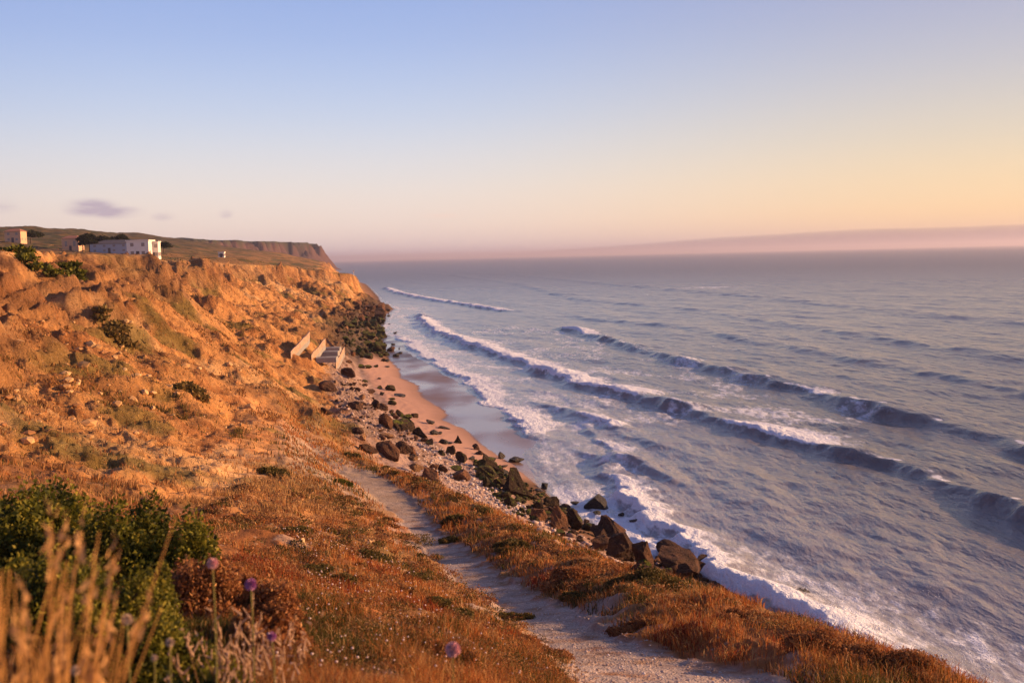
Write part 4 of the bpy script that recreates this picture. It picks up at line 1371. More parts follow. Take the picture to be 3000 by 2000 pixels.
def tube(P, r0, r1, n=6):
    P = np.array(P, float)
    m = len(P)
    T = np.gradient(P, axis=0)
    T /= np.linalg.norm(T, axis=1, keepdims=True) + 1e-9
    ref = np.array([0.37, 0.81, 0.1])
    A = np.cross(T, ref)
    A /= np.linalg.norm(A, axis=1, keepdims=True)
    B = np.cross(T, A)
    rr = np.linspace(r0, r1, m)
    th = np.linspace(0, 2 * np.pi, n, endpoint=False)
    V = P[:, None] + (A[:, None] * np.cos(th)[None, :, None] + B[:, None] * np.sin(th)[None, :, None]) * rr[:, None, None]
    idx = np.arange(m * n).reshape(m, n)
    q = np.stack([idx[:-1], np.roll(idx[:-1], -1, 1), np.roll(idx[1:], -1, 1), idx[1:]], -1).reshape(-1, 4)
    return V.reshape(-1, 3), q


def join(parts):
    Vs, Fs, n = [], [], 0
    for V, F in parts:
        Vs.append(V)
        Fs.append(F + n)
        n += len(V)
    return np.concatenate(Vs), np.concatenate(Fs)


def bush(name, x, y, rx, ry, h, lobes, nleaf, leaf, pal, label, cat, group=None, seed=1, stems=7):
    q = np.random.RandomState(seed)
    z = hz(x, y)
    t = empty(name, (x, y, z), label, cat, group)
    cs, rs = [], []
    for k in range(lobes):
        a, d = q.uniform(0, 6.28), math.sqrt(q.rand()) * 0.75
        cx, cy = math.cos(a) * d * rx, math.sin(a) * d * ry
        gz = hz(x + cx, y + cy) - z
        hh = h * q.uniform(0.5, 1.0) * (1 - 0.35 * d)
        cs.append((cx, cy, gz + hh * 0.25))
        rs.append((rx * q.uniform(0.28, 0.45), ry * q.uniform(0.28, 0.5), hh * 0.75))
    V, F, C = leaf_cloud(nleaf, cs, rs, leaf, pal, seed)
    link('foliage', mesh_np('foliage', V, F, mat=M_LEAF, colors={'Col': C}, smooth=False), t)
    if stems:
        pts = []
        for k in range(stems):
            c, r_ = cs[k % lobes], rs[k % lobes]
            mid = (c[0] * 0.5 + q.normal() * 0.05, c[1] * 0.5 + q.normal() * 0.05, c[2] * 0.5)
            pts.append(tube([(q.normal() * 0.08 * rx, q.normal() * 0.08 * ry, -0.1), mid, (c[0], c[1], c[2] + r_[2] * 0.7)], 0.02 * h + 0.008, 0.006))
        V, F = join(pts)
        link('stems', mesh_np('stems', V, F, mat=M_STEM), t)
    return t


GREENS = [(0.040, 0.046, 0.008), (0.095, 0.095, 0.012), (0.17, 0.155, 0.018), (0.26, 0.21, 0.028)]
HEATH = [(0.16, 0.065, 0.028), (0.27, 0.105, 0.040), (0.38, 0.155, 0.055), (0.46, 0.23, 0.09)]
OLIVE = [(0.07, 0.055, 0.016), (0.13, 0.095, 0.026), (0.14, 0.10, 0.028), (0.25, 0.15, 0.05)]
STRAW = [(0.30, 0.15, 0.06), (0.42, 0.22, 0.085), (0.52, 0.31, 0.14), (0.36, 0.13, 0.045)]


def bush_px(px, top, d, wpx, label, pal, name='green_bush', cat='bush', lobes=9, nleaf=14000, leaf=0.04, group=None, seed=1, ry=None):
    """a bush centred over photo column px at distance d, whose top reaches photo row `top`"""
    r_ = ray(px, top)
    k = d / math.hypot(r_[0], r_[1])
    x, y, zt = r_[0] * k, r_[1] * k, CAM_H + r_[2] * k
    h = max(zt - hz(x, y), 0.15)
    rx = wpx * d / F_PX / 2
    return bush(name, x, y, rx, ry or rx * 0.8, h, lobes, nleaf, leaf, pal, label, cat, group, seed)


bush_px(110, 1325, 12.0, 660, 'large dark green bush at the left edge with a rounded top', GREENS, nleaf=42000, leaf=0.055, lobes=14, seed=11)
bush_px(410, 1325, 11.0, 470, 'green bush with a lighter right end beside bare ochre ground', GREENS, nleaf=30000, leaf=0.05, lobes=12, seed=12)
bush_px(200, 1530, 7.0, 640, 'near green bush low in the left corner, behind the tall dry grass', GREENS, nleaf=36000, leaf=0.032, lobes=13, seed=13)
bush_px(420, 1670, 6.0, 540, 'near green bush behind the thin flower stems', GREENS, nleaf=30000, leaf=0.028, lobes=12, seed=14)
bush_px(590, 1800, 5.0, 420, 'low green bush at the bottom edge among the flower stems', GREENS, nleaf=18000, leaf=0.024, lobes=10, seed=15)
bush_px(660, 1570, 9.5, 400, 'rust red heather mound right of the green bushes', HEATH, name='heather_mound', cat='shrub', nleaf=30000, leaf=0.035, lobes=12, seed=16)
bush_px(790, 1740, 7.4, 300, 'rust red heather mound in front, left of the bare track', HEATH, name='heather_mound', cat='shrub', nleaf=22000, leaf=0.03, lobes=10, seed=17)
bush_px(490, 1560, 9.0, 70, 'single small green sprig in the heather', GREENS, name='low_shrub', cat='shrub', nleaf=1500, leaf=0.04, lobes=3, seed=18)

SHR = [  # (px, foot py, width px, palette, label)
    (955, 1700, 190, 'O', 'dark olive shrub with pale flowers, left of the path'),
    (870, 1560, 110, 'O', 'olive shrub on the bare slope above the flowery one'),
    (1240, 1700, 120, 'O', 'yellowish shrub at the left edge of the path bend'),
    (1330, 1800, 170, 'O', 'dark low shrub inside the gravel left of the path'),
    (1500, 1815, 120, 'O', 'small dark shrub touching the left edge of the path'),
    (1570, 1905, 210, 'H', 'reddish brown shrub left of the path near the bottom'),
    (1010, 1420, 60, 'G', 'small green cushion where the path narrows'),
    (1040, 1340, 70, 'O', 'tuft of olive scrub at the start of the grass ridge'),
    (1330, 1530, 90, 'O', 'olive tuft on the inner side of the ridge'),
    (1320, 1585, 70, 'O', 'yellow green tuft between the two tracks'),
    (1500, 1600, 150, 'O', 'dark tuft in the middle of the grass ridge'),
    (1620, 1720, 190, 'H', 'brown shrub on the ridge right of the path'),
    (1680, 1760, 130, 'O', 'dark shrub at the tip between path and side track'),
    (1850, 1850, 150, 'H', 'reddish shrub between path and side track'),
    (1900, 1720, 260, 'O', 'olive shrub behind the bright grass of the ridge'),
    (2160, 1830, 260, 'H', 'dark heather bank on the ridge beside the side track'),
    (2380, 1900, 300, 'H', 'broad heather bank in the lower right'),
    (2600, 1960, 300, 'H', 'last heather bank in the lower right corner'),
    (1700, 1660, 120, 'S', 'bright straw tuft on the crest of the ridge'),
    (1880, 1735, 150, 'S', 'bright straw tuft on the crest above the dark boulders'),
    (800, 1390, 90, 'O', 'olive tuft high on the bare slope'),
    (700, 1440, 110, 'S', 'straw tuft on the bare slope beside the heather'),
    (1000, 1560, 120, 'S', 'pale straw tuft left of the open gravel'),
    (1090, 1640, 150, 'O', 'dark tuft left of the path below the open gravel'),
    (1040, 1830, 240, 'H', 'rust coloured shrub in the lower middle'),
    (800, 1930, 220, 'H', 'rust coloured shrub at the bottom behind the violet flowers'),
    (1290, 1890, 220, 'H', 'rust coloured shrub right of the pink flower'),
    (1170, 1720, 120, 'S', 'straw coloured tuft over the flowery slope'),
]
PL = {'O': OLIVE, 'H': HEATH, 'G': GREENS, 'S': STRAW}
for i, (px, py, wp, pk, lb) in enumerate(SHR):
    x, y, z, t = ground(px, py)
    while z < 7.5 and py < 2000:
        py += 8
        x, y, z, t = ground(px, py)
    rx = wp * t / F_PX / 2
    bush('low_shrub', x, y, rx, rx * 0.9, min(rx * 0.42, 0.4), 9, int(3000 + 30 * wp), max(0.016, 0.0021 * t), PL[pk], lb, 'shrub', None, 50 + i, stems=3)

# scrub patches on the bare cliff face
CSH = [c_ for i_, c_ in enumerate([(110, 770, 150, 'dark green scrub on the cliff edge at the far left'), (215, 800, 80, 'dark green scrub in the notch of the cliff edge'),
       (690, 900, 60, 'olive scrub high on the ochre face'), (330, 980, 110, 'olive scrub on the ochre face, left of the middle'),
       (240, 1010, 120, 'brownish scrub on the ochre face at the left'), (420, 900, 70, 'small scrub below the pale scar'),
       (560, 1140, 90, 'olive scrub low on the ochre face'), (470, 1010, 90, 'scrub in the middle of the ochre face')]) if i_ in (0, 1, 3, 6)]
for i, (px, py, wp, lb) in enumerate(CSH):
    x, y, z, t = ground(px, py)
    rx = wp * t / F_PX / 2
    bush('cliff_scrub', x, y, rx * 1.1, rx, rx * 0.28, 12, 1800, 0.0042 * t, GREENS[:3] if i < 2 else [(0.12, 0.085, 0.025), (0.18, 0.12, 0.035), (0.25, 0.15, 0.05)], lb, 'scrub', None, 90 + i, stems=0)


# low cushions of heath and dried herbs that break up the grass
q = np.random.RandomState(61)
Vs, Fs, Cs, n = [], [], [], 0
for px, py in in_poly(900, [((560, 1460), (1000, 1440)), ((600, 1560), (1230, 1570)), ((650, 1680), (1330, 1690)), ((700, 1800), (1500, 1800)), ((760, 1900), (1620, 1900)), ((700, 2010), (1700, 2010))]) + \
        in_poly(330, [((1100, 1385), (1180, 1385)), ((1290, 1470), (1400, 1490)), ((1450, 1600), (1600, 1600)), ((1640, 1720), (1860, 1700)), ((1850, 1800), (2250, 1810)), ((2300, 1900), (2560, 1920))]):
    x, y, z, t = ground_fast(px, py)
    if z < 8:
        continue
    R_ = q.uniform(0.10, 0.34) * (0.7 + t / 40)
    hh = R_ * q.uniform(0.35, 0.7)
    pal = [OLIVE, HEATH, STRAW, HEATH, OLIVE, STRAW][q.randint(6)]
    V, F, C = leaf_cloud(int(150 + 60 * q.rand()), [(0, 0, 0)], [(R_, R_ * q.uniform(0.7, 1.1), hh)], max(0.014, 0.0019 * t), pal, q.randint(99999), 0.5, up=0.8)
    Vs.append(V + np.array([x, y, z]))
    Fs.append(F + n)
    Cs.append(C * q.uniform(0.7, 1.2))
    n += len(V)
me = mesh_np('heath_cover', np.concatenate(Vs), np.concatenate(Fs), mat=M_LEAF, colors={'Col': np.concatenate(Cs)}, smooth=False)
tag(link('heath_cover', me), 'low cushions of heath and dried herbs among the grass beside the path', 'ground cover', kind='stuff')

# ------------------------------------------------------------------ tall dry grass clump, bottom left
def grass_clump(x, y, n, hmax, label, seed, lean=(0.25, 0.1), spread=0.22):
    q = np.random.RandomState(seed)
    z = hz(x, y)
    t = empty('grass_clump', (x, y, z), label, 'grass clump')
    V, F4, C = [], [], []
    nn = 0
    HV, HF, hn = [], [], 0
    for k in range(n):
        bx, by = q.normal() * spread, q.normal() * spread
        h = hmax * q.uniform(0.45, 1.0)
        lx, ly = (lean[0] + q.normal() * 0.055) * h, (lean[1] + q.normal() * 0.08) * h
        P = [(bx + lx * s_ * s_, by + ly * s_ * s_, -0.05 + h * s_) for s_ in np.linspace(0, 1, 5)]
        v, f = tube(P, 0.0042, 0.0016, 3)
        V.append(v)
        F4.append(f + nn)
        nn += len(v)
        if q.rand() < 0.3 and h > 0.5 * hmax:      # feathery seed head
            p0, p1 = np.array(P[3]), np.array(P[4])
            dv = (p1 - p0) / np.linalg.norm(p1 - p0)
            for m in range(14):
                c = p1 - dv * 0.012 * (m - 3)
                s_ = 0.011 * (1 - abs(m - 7) / 10)
                o = q.normal(size=3) * 0.006
                tri = np.array([c + o, c + o + dv * 0.028 + q.normal(size=3) * s_, c + o + q.normal(size=3) * s_ * 1.2])
                HV.append(tri)
                HF.append(np.array([[0, 1, 2]]) + hn)
                hn += 3
    V = np.concatenate(V)
    C = np.tile(np.array([0.52, 0.27, 0.09]), (len(V), 1)) * (0.7 + 0.5 * np.repeat(q.rand(n), 15)[:, None])
    HV = np.concatenate(HV)
    C = np.concatenate([C, np.tile(np.array([0.60, 0.34, 0.14]), (len(HV), 1))])
    me = mesh_np('grass_clump', np.concatenate([V, HV]), np.concatenate(F4), np.concatenate(HF) + len(V), mat=M_STRAW, colors={'Col': C}, smooth=False)
    bpy.data.objects.remove(t)
    t = link('grass_clump', me)
    t.location = (x, y, z)
    tag(t, label, 'grass clump')
    return t


M_STRAW = blade_mat('straw', 0.6, 0.3)


def at_d(px, py, d):
    r_ = ray(px, py)
    k = d / math.hypot(r_[0], r_[1])
    return r_[0] * k, r_[1] * k, CAM_H + r_[2] * k


x, y, zt = at_d(-25, 1470, 2.5)
grass_clump(x, y, 120, zt - hz(x, y), 'tall golden grass clump in the lower left corner', 5, (0.10, 0.0), 0.07)
x, y, zt = at_d(100, 1680, 2.5)
grass_clump(x, y, 20, zt - hz(x, y), 'shorter golden grass leaning right of the tall clump', 6, (0.16, 0.0), 0.035)


# ------------------------------------------------------------------ round headed flowers on long stems
def allium(px, py, d, size, col, label, lean=0.02, head=True):
    x, y, zt = at_d(px, py, d)
    gx, gy = x - 0.03, y
    z = hz(gx, gy)
    h = zt - z
    t = empty('round_headed_flower', (gx, gy, z), label, 'flower')
    P = [(lean * h * math.sin(s_ * 2.5), 0, h * s_) for s_ in np.linspace(-0.02, 1, 9)]
    off = (x - gx) - P[-1][0]
    P = [(p[0] + off * max(s_, 0), p[1], p[2]) for p, s_ in zip(P, np.linspace(-0.02, 1, 9))]
    v, f = tube(P, 0.0042, 0.0030, 6)
    link('stem', mesh_np('stem', v, f, mat=M_FSTEM), t)
    q = np.random.RandomState(int(px))
    n = 420
    dd = q.normal(size=(n, 3))
    dd /= np.linalg.norm(dd, axis=1, keepdims=True)
    rad = size / 2 * 1.2
    c = np.array(P[-1]) + np.array([0, 0, rad * 0.7])
    base_ = c + dd * rad * 0.45
    tip = c + dd * rad * q.uniform(0.85, 1.1, (n, 1))
    sd_ = np.cross(dd, q.normal(size=(n, 3)))
    sd_ /= np.linalg.norm(sd_, axis=1, keepdims=True)
    w_ = rad * 0.16
    V = np.stack([base_ - sd_ * w_ * 0.3, base_ + sd_ * w_ * 0.3, tip + sd_ * w_, tip - sd_ * w_], 1).reshape(-1, 3)
    core_v = _S3[0] * rad * 0.62 + c
    F = np.arange(n * 4).reshape(n, 4)
    me = mesh_np('petals', np.concatenate([V, core_v]), F, _S3[1] + len(V), mat=col, smooth=False)
    link('flower_head', me, t)
    return t


M_FSTEM = plain_mat('flower stem', (0.20, 0.17, 0.035), 0.6, 30)
M_PINK = plain_mat('pale pink petals', (0.80, 0.44, 0.44), 0.7, 60)
M_VIO = plain_mat('violet petals', (0.52, 0.20, 0.42), 0.7, 60)
M_CREAM = plain_mat('cream petals', (0.62, 0.46, 0.34), 0.7, 60)
allium(623, 1660, 4.2, 0.036, M_PINK, 'tallest stem with a pale pink round head, left of the violet one', 0.015)
allium(735, 1722, 4.4, 0.040, M_VIO, 'violet round flower head on a long stem')
allium(797, 1872, 4.4, 0.032, M_VIO, 'smaller violet flower head lowest of the violet pair', 0.04)
allium(372, 1824, 4.0, 0.034, M_CREAM, 'cream round head on a stem in front of the green bush')
allium(1327, 1916, 4.6, 0.058, M_PINK, 'big pale pink round head alone at the bottom centre')
allium(498, 1888, 4.0, 0.026, M_CREAM, 'small cream head right of the taller cream one', 0.01)
allium(452, 1932, 4.0, 0.020, M_CREAM, 'faded bud between the two cream heads', 0.01)
allium(222, 1972, 3.9, 0.028, M_CREAM, 'cream head at the bottom edge beside the tall grass', 0.01)

# dried weeds around the violet flowers
for i, (px, py, d, lb) in enumerate([(655, 1775, 4.9, 'dried weed with pale seed pods just right of the pale pink flower'), (700, 1745, 5.2, 'dried weed between the pale pink and violet flowers'),
                                     (775, 1790, 5.0, 'dried weed behind the small violet flower'), (830, 1830, 5.1, 'dried weed leaning right of the small violet flower'),
                                     (600, 1850, 4.6, 'dried weed low in front of the pale pink stem'), (700, 1900, 4.7, 'dried weed low under the violet flower')]):
    q = np.random.RandomState(300 + i)
    x, y, zt = at_d(px, py, d)
    z = hz(x, y)
    h = zt - z
    t = empty('dried_weed', (x, y, z), lb, 'dry plant')
    parts, pods, pn = [], [], 0
    podf = []
    for k in range(9):
        top = np.array([q.normal() * 0.12, q.normal() * 0.10, h * q.uniform(0.6, 1.0)])
        P = [(0, 0, -0.03), tuple(top * np.array([0.3, 0.3, 0.5])), tuple(top)]
        parts.append(tube(P, 0.003, 0.0015, 4))
        for m in range(4):
            f_ = 0.6 + 0.4 * m / 3
            c = top * np.array([f_, f_, 0.5 + 0.5 * f_])
            dv = q.normal(size=3) * 0.02 + np.array([0, 0, 0.035])
            vv, ff = tube([c, c + dv * 0.5, c + dv], 0.0055, 0.002, 5)
            pods.append(vv)
            podf.append(ff + pn)
            pn += len(vv)
    v, f = join(parts)
    V = np.concatenate(pods)
    C = np.concatenate([np.tile(np.array([0.42, 0.22, 0.10]), (len(v), 1)), np.tile(np.array([0.60, 0.38, 0.24]), (len(V), 1))])
    me = mesh_np('dried_weed', np.concatenate([v, V]), np.concatenate([f, np.concatenate(podf) + len(v)]), mat=M_STRAW, colors={'Col': C})
    bpy.data.objects.remove(t)
    t = link('dried_weed', me)
    t.location = (x, y, z)
    tag(t, lb, 'dry plant')


# ------------------------------------------------------------------ broken concrete walls on the lower cliff
M_CONC = plain_mat('weathered concrete', (0.38, 0.24, 0.165), 0.9, 1.6, 0.65, 0.9, 0.25)
M_CONC2 = plain_mat('grey concrete', (0.26, 0.23, 0.21), 0.9, 1.0, 0.4, 0.5, 0.1)


def prism(P, w_dir, w_, hgt):
    """a bevelled beam along the points P"""
    P = [Vector(p) for p in P]
    wv = Vector(w_dir).normalized() * (w_ / 2)
    up = Vector((0, 0, 1))
    V, F = [], []
    b = min(w_, hgt) * 0.12
    for p in P:
        V += [p - wv, p + wv, p + wv + up * (hgt - b), p + wv * 0.8 + up * hgt, p - wv * 0.8 + up * hgt, p - wv + up * (hgt - b)]
    F4 = []
    m = 6
    for i in range(len(P) - 1):
        for k in range(m):
            a, c = i * m + k, i * m + (k + 1) % m
            F4.append((a, c, c + m, a + m))
    e = (len(P) - 1) * m
    F4 += [(5, 2, 1, 0), (5, 4, 3, 2), (e, e + 1, e + 2, e + 5), (e + 2, e + 3, e + 4, e + 5)]
    return np.array([tuple(v) for v in V]), np.array(F4)


def wall_between(a, b, w_, hgt, label, drop=0.6, n=7, seed=0, lift=0.0):
    q = np.random.RandomState(seed)
    xa, ya, za, ta = ground(*a)
    d = ray(*b)
    t_ = ta * 1.05
    xb, yb, zb = d[0] * t_, d[1] * t_, CAM_H + d[2] * t_ - hgt * 0.6
    P = []
    for f_ in np.linspace(0, 1, n):
        P.append((xa + (xb - xa) * f_ + q.normal() * 0.04, ya + (yb - ya) * f_, za - 0.3 + (zb - za) * f_ + q.normal() * 0.06 + lift))
    V, F = prism(P, (0.35, -1.0, 0), w_, hgt)
    t = empty('concrete_wall', (xa, ya, za), label, 'wall')
    V = V - np.array([xa, ya, za])
    link('wall_slab', mesh_np('wall_slab', V, F, mat=M_CONC, smooth=False), t)
    Pf = [(p[0] - xa, p[1] - ya, p[2] - za - 0.9) for p in P]
    V, F = prism(Pf, (0.35, -1.0, 0), w_ * 0.7, 0.92)
    link('footing', mesh_np('footing', V, F, mat=M_CONC2, smooth=False), t)
    return t


wall_between((850, 1046), (906, 972), 1.2, 1.15, 'longest slanting concrete wall, leftmost of the broken three', seed=1)
wall_between((912, 1054), (952, 992), 1.0, 1.05, 'middle slanting concrete wall between the longest and the steepest', seed=2)
wall_between((982, 1076), (1008, 1018), 0.9, 1.0, 'steepest and shortest slanting concrete wall next to the rocks', seed=3)
wall_between((980, 1026), (956, 990), 1.0, 0.8, 'short broken concrete stub bending right from the middle wall', seed=4)
for i, (pa, pb, lb) in enumerate([((925, 1062), (985, 1068), 'lowest grey concrete step between the slanting walls'), ((935, 1045), (990, 1050), 'middle grey concrete step between the slanting walls'),
                                  ((945, 1030), (995, 1033), 'upper grey concrete step between the slanting walls')]):
    xa, ya, za, ta = ground(*pa)
    d = ray(*pb)
    xb, yb, zb = d[0] * ta, d[1] * ta, za
    V, F = prism([(0, 0, 0), ((xb - xa) * .5, (yb - ya) * .5, 0.05), (xb - xa, yb - ya, 0)], (0.0, 1.0, 0), 2.2, 0.9)
    o = link('concrete_step', mesh_np('concrete_step', V, F, mat=M_CONC2, smooth=False))
    o.location = (xa, ya + 1.2, za - 0.2)
    tag(o, lb, 'step')


# ------------------------------------------------------------------ houses on the plateau
M_WHITE = plain_mat('white render', (0.80, 0.72, 0.64), 0.85, 0.8, 0.08)
M_ORWALL = plain_mat('sand coloured render', (0.62, 0.36, 0.22), 0.85, 0.8, 0.1)
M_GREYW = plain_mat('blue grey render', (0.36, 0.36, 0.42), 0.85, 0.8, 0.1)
M_ROOF = plain_mat('terracotta tiles', (0.40, 0.16, 0.09), 0.85, 3, 0.3)
M_ROOFD = plain_mat('dark roof', (0.10, 0.08, 0.08), 0.8, 3, 0.3)
M_GLASS = plain_mat('dark window glass', (0.30, 0.24, 0.21), 0.15, 1, 0.1)


def box_np(x0, x1, y0, y1, z0, z1):
    V = np.array([(x, y, z) for z in (z0, z1) for y in (y0, y1) for x in (x0, x1)], float)
    F = np.array([(0, 2, 3, 1), (4, 5, 7, 6), (0, 1, 5, 4), (2, 6, 7, 3), (0, 4, 6, 2), (1, 3, 7, 5)])
    return V, F


def house(px0, px1, pbase, ptop, wallm, roofm, label, storeys=2, gable=True, depth=None, dist=None, group=None):
    pc = (px0 + px1) / 2
    if dist is None:
        x, y, z, t = ground(pc, pbase)
    else:
        x, y, z = at_d(pc, pbase, dist)
        t = math.hypot(x, y)
        z = min(hz(x, y), z)
    W = (px1 - px0) * t / F_PX
    ztop = CAM_H + ray(pc, ptop)[2] * t
    H = ztop - z
    if gable:
        rh = min(W * 0.16, H * 0.3)
        H -= rh
    D = depth or W * 0.8
    e = empty('house', (x, y + D / 2, z), label, 'house', group, rz=0.0)
    V, F = box_np(-W / 2, W / 2, -D / 2, D / 2, -2.5, H)
    link('wall', mesh_np('wall', V, F, mat=wallm, smooth=False), e)
    if gable:
        o_ = 0.35
        V = np.array([(-W / 2 - o_, -D / 2 - o_, H), (W / 2 + o_, -D / 2 - o_, H), (W / 2 + o_, D / 2 + o_, H), (-W / 2 - o_, D / 2 + o_, H),
                      (-W / 2 + D * 0.3, 0, H + rh), (W / 2 - D * 0.3, 0, H + rh)])
        me = mesh_np('roof', V, np.array([(0, 1, 5, 4), (2, 3, 4, 5), (0, 3, 2, 1)]), np.array([(1, 2, 5), (3, 0, 4)]), mat=roofm, smooth=False)
    else:
        V1 = box_np(-W / 2 - 0.2, W / 2 + 0.2, -D / 2 - 0.2, D / 2 + 0.2, H, H + 0.35)
        me = mesh_np('roof', V1[0], V1[1], mat=roofm, smooth=False)
    link('roof', me, e)
    nwin = max(2, int(W / 3.2))
    sh = H / storeys
    for s_ in range(storeys):
        for k in range(nwin):
            cx = -W / 2 + W * (k + 0.5) / nwin
            zb = sh * s_ + sh * 0.35
            V, F = box_np(cx - 0.5, cx + 0.5, -D / 2 - 0.05, -D / 2 + 0.05, zb, zb + sh * 0.42)
            link('window', mesh_np('window', V, F, mat=M_GLASS, smooth=False), e)
    for k in range(2):
        cy = -D / 4 + k * D / 2
        V, F = box_np(W / 2 - 0.05, W / 2 + 0.05, cy - 0.5, cy + 0.5, sh * 0.35, sh * 0.8)
        link('window', mesh_np('window', V, F, mat=M_GLASS, smooth=False), e)
    V, F = box_np(-0.5, 0.5, -D / 2 - 0.07, -D / 2 + 0.05, -0.2, 2.0)
    link('door', mesh_np('door', V, F, mat=M_ROOFD, smooth=False), e)
    return e


house(374, 434, 746, 706, M_WHITE, M_WHITE, 'brightest white block of the sunlit house on the plateau', 2, False, dist=330)
house(437, 463, 746, 710, M_WHITE, M_WHITE, 'narrow sunlit white house right beside the bright block', 2, False, dist=332)
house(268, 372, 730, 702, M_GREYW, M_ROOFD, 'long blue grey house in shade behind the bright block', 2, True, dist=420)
house(184, 228, 720, 690, M_ORWALL, M_ROOF, 'small sand coloured house left of the long grey one', 1, True, dist=440)
house(16, 58, 698, 670, M_ORWALL, M_ROOF, 'sunlit house on the hill at the far left', 2, True, dist=460)
house(640, 656, 752, 740, M_WHITE, M_WHITE, 'tiny white hut near the cliff edge, far from the houses', 1, False, dist=480)

M_TREEL = blade_mat('tree leaves', 0.7, 0.15)


def tree(px, pbase, ptop, dist, wpx, label, seed):
    x, y, z = at_d(px, pbase, dist)
    zg = hz(x, y)
    zt = CAM_H + ray(px, ptop)[2] * dist
    h = max(zt - zg, 3.0)
    q = np.random.RandomState(seed)
    e = empty('pine_tree', (x, y, zg), label, 'tree')
    v, f = tube([(0, 0, -0.3), (0.1, 0, h * 0.3), (0, 0.1, h * 0.6)], 0.28, 0.12, 8)
    link('trunk', mesh_np('trunk', v, f, mat=M_STEM), e)
    rx = wpx * dist / F_PX / 2
    cs = [(q.normal() * rx * 0.4, q.normal() * rx * 0.4, h * q.uniform(0.45, 0.8)) for _ in range(9)]
    rs = [(rx * q.uniform(0.35, 0.6), rx * q.uniform(0.35, 0.6), h * q.uniform(0.12, 0.26)) for _ in range(9)]
    V, F, C = leaf_cloud(5000, cs, rs, 0.5, [(0.016, 0.020, 0.009), (0.028, 0.032, 0.012), (0.045, 0.045, 0.016)], seed, 0.4)
    link('crown', mesh_np('crown', V, F, mat=M_TREEL, colors={'Col': C}, smooth=False), e)


tree(262, 722, 682, 425, 46, 'dark tree rising highest behind the long grey house', 1)
tree(300, 715, 684, 470, 60, 'dark tree behind the roof of the long grey house', 2)
tree(345, 715, 686, 470, 56, 'dark tree behind the right end of the long grey house', 3)
tree(242, 725, 690, 430, 34, 'small dark tree between the sand coloured and the grey house', 4)
tree(478, 725, 700, 450, 50, 'low dark tree right of the white houses', 5)
tree(90, 705, 672, 480, 60, 'dark tree beside the house on the hill', 6)

# a post at the tip of the cliff
x, y, z, t = ground(1036, 806)
e = empty('marker_post', (x, y, z), 'pale marker post at the outer tip of the cliff', 'post')
v, f = tube([(0, 0, -0.3), (0, 0, 1.0), (0, 0, 2.0)], 0.16, 0.14, 8)
link('post', mesh_np('post', v, f, mat=M_WHITE), e)
V, F = box_np(-0.45, 0.45, -0.08, 0.08, 1.5, 2.1)
link('board', mesh_np('board', V, F, mat=M_WHITE, smooth=False), e)

# ------------------------------------------------------------------ spray thrown up by the surf
Vs, Fs, n = [], [], 0
q = np.random.RandomState(77)
for (px, py, hp, cnt) in [(2180, 1690, 60, 260), (2270, 1735, 80, 420), (2330, 1760, 70, 320), (2430, 1800, 110, 600), (2500, 1830, 90, 500), (2560, 1860, 80, 350), (2860, 1960, 70, 240), (2760, 1930, 60, 260), (2340, 1560, 30, 50), (2740, 1750, 40, 60), (2100, 1640, 40, 200)]:
    x, y = unp(px, py, 0.3)
    t = math.hypot(x, y)
    H = hp * t / F_PX
    for k in range(cnt):
        s_ = 0.012 + 0.055 * q.rand() ** 2.5
        a = q.rand() ** 0.7
        c = np.array([x + q.normal() * 0.9 * (0.4 + a), y + q.normal() * 1.1 * (0.4 + a), 0.2 + H * a * q.uniform(0.4, 1.1)])
        Vs.append(_S1[0] * s_ * (1 - 0.5 * a) + c)
        Fs.append(_S1[1] + n)
        n += len(_S1[0])
me = mesh_np('sea_spray', np.concatenate(Vs), None, np.concatenate(Fs), mat=plain_mat('white spray', (0.82, 0.82, 0.86), 0.5, 2, 0.05, 0.0))
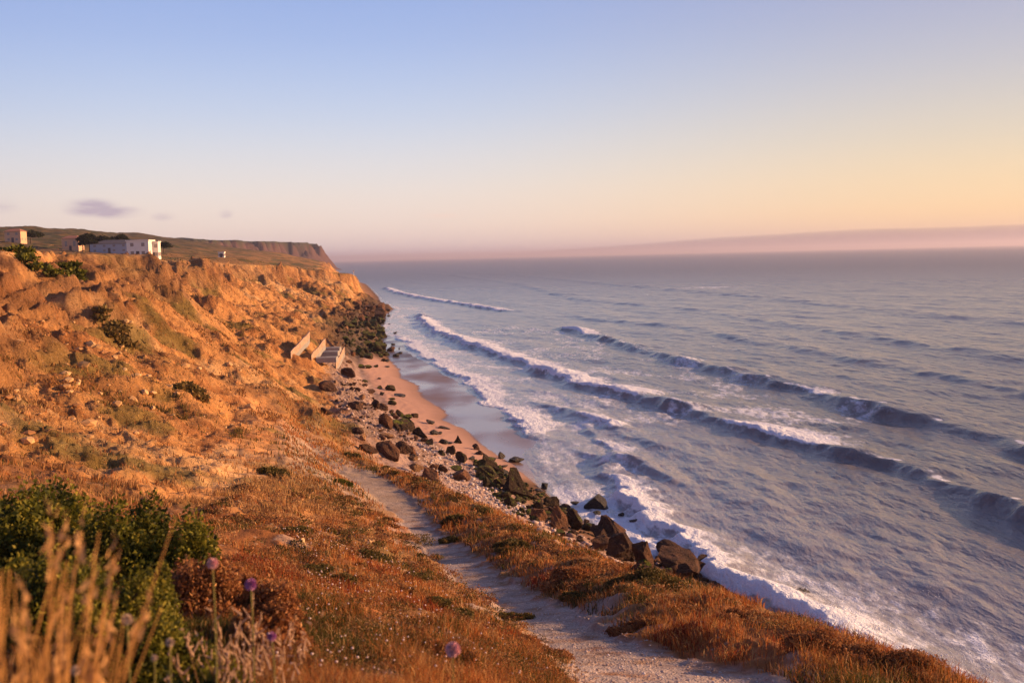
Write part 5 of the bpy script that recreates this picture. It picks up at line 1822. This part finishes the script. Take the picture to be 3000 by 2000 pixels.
tag(link('sea_spray', me), 'white spray flung up where the surf hits the rocks', 'spray', kind='stuff')

# ------------------------------------------------------------------ haze
HZ = 1


def vol_mat(name, col, dens, aniso=0.3):
    m = bpy.data.materials.new(name)
    m.use_nodes = True
    t = NT(m.node_tree)
    v = t.n('ShaderNodeVolumePrincipled', i_Color=tuple(col) + (1,), i_Density=dens, i_Anisotropy=aniso)
    t.n('ShaderNodeOutputMaterial', i_Volume=v.outputs[0])
    return m


if HZ:
    V, F = box_np(-31000, 31000, -31000, 31000, -6, 125)
    tag(link('haze', mesh_np('haze', V, F, mat=vol_mat('evening haze', (0.72, 0.67, 0.82), 0.00010), smooth=False)),
        'thin mauve evening haze over land and sea', 'haze', kind='stuff')

    # a low bank of sea fog far out beyond the haze, thicker towards the sun
    Vv, n_a, n_c = [], 40, 24
    for i in range(n_a):
        f_ = i / (n_a - 1)
        a = R(-7 + 66 * f_)
        top = 60 + 760 * sstep(np.array(f_), 0.0, 0.42)
        top = float(top) * (1 + 0.02 * math.sin(i * 1.3))
        for k in range(n_c):
            b = 2 * math.pi * k / n_c
            rr_ = 47000 + 9500 * math.cos(b)
            zz_ = -5 + max(0.0, math.sin(b)) ** 2.5 * top * 1.05 - (20 if math.sin(b) < 0 else 0)
            Vv.append((rr_ * math.sin(a), rr_ * math.cos(a), zz_))
    idx = np.arange(n_a * n_c).reshape(n_a, n_c)
    q_ = np.stack([idx[:-1], np.roll(idx[:-1], -1, 1), np.roll(idx[1:], -1, 1), idx[1:]], -1).reshape(-1, 4)
    caps = []
    for base_i, rev in ((0, 1), ((n_a - 1) * n_c, 0)):
        for k in range(1, n_c - 1):
            tri = (base_i, base_i + k, base_i + k + 1)
            caps.append(tri[::-1] if rev else tri)
    me = mesh_np('fog_bank', np.array(Vv), q_, np.array(caps), mat=vol_mat('sea fog', (0.26, 0.26, 0.38), 0.00010, 0.0), smooth=False)
    tag(link('fog_bank', me), 'low mauve bank of sea fog along the horizon, thicker to the right', 'fog', kind='stuff')
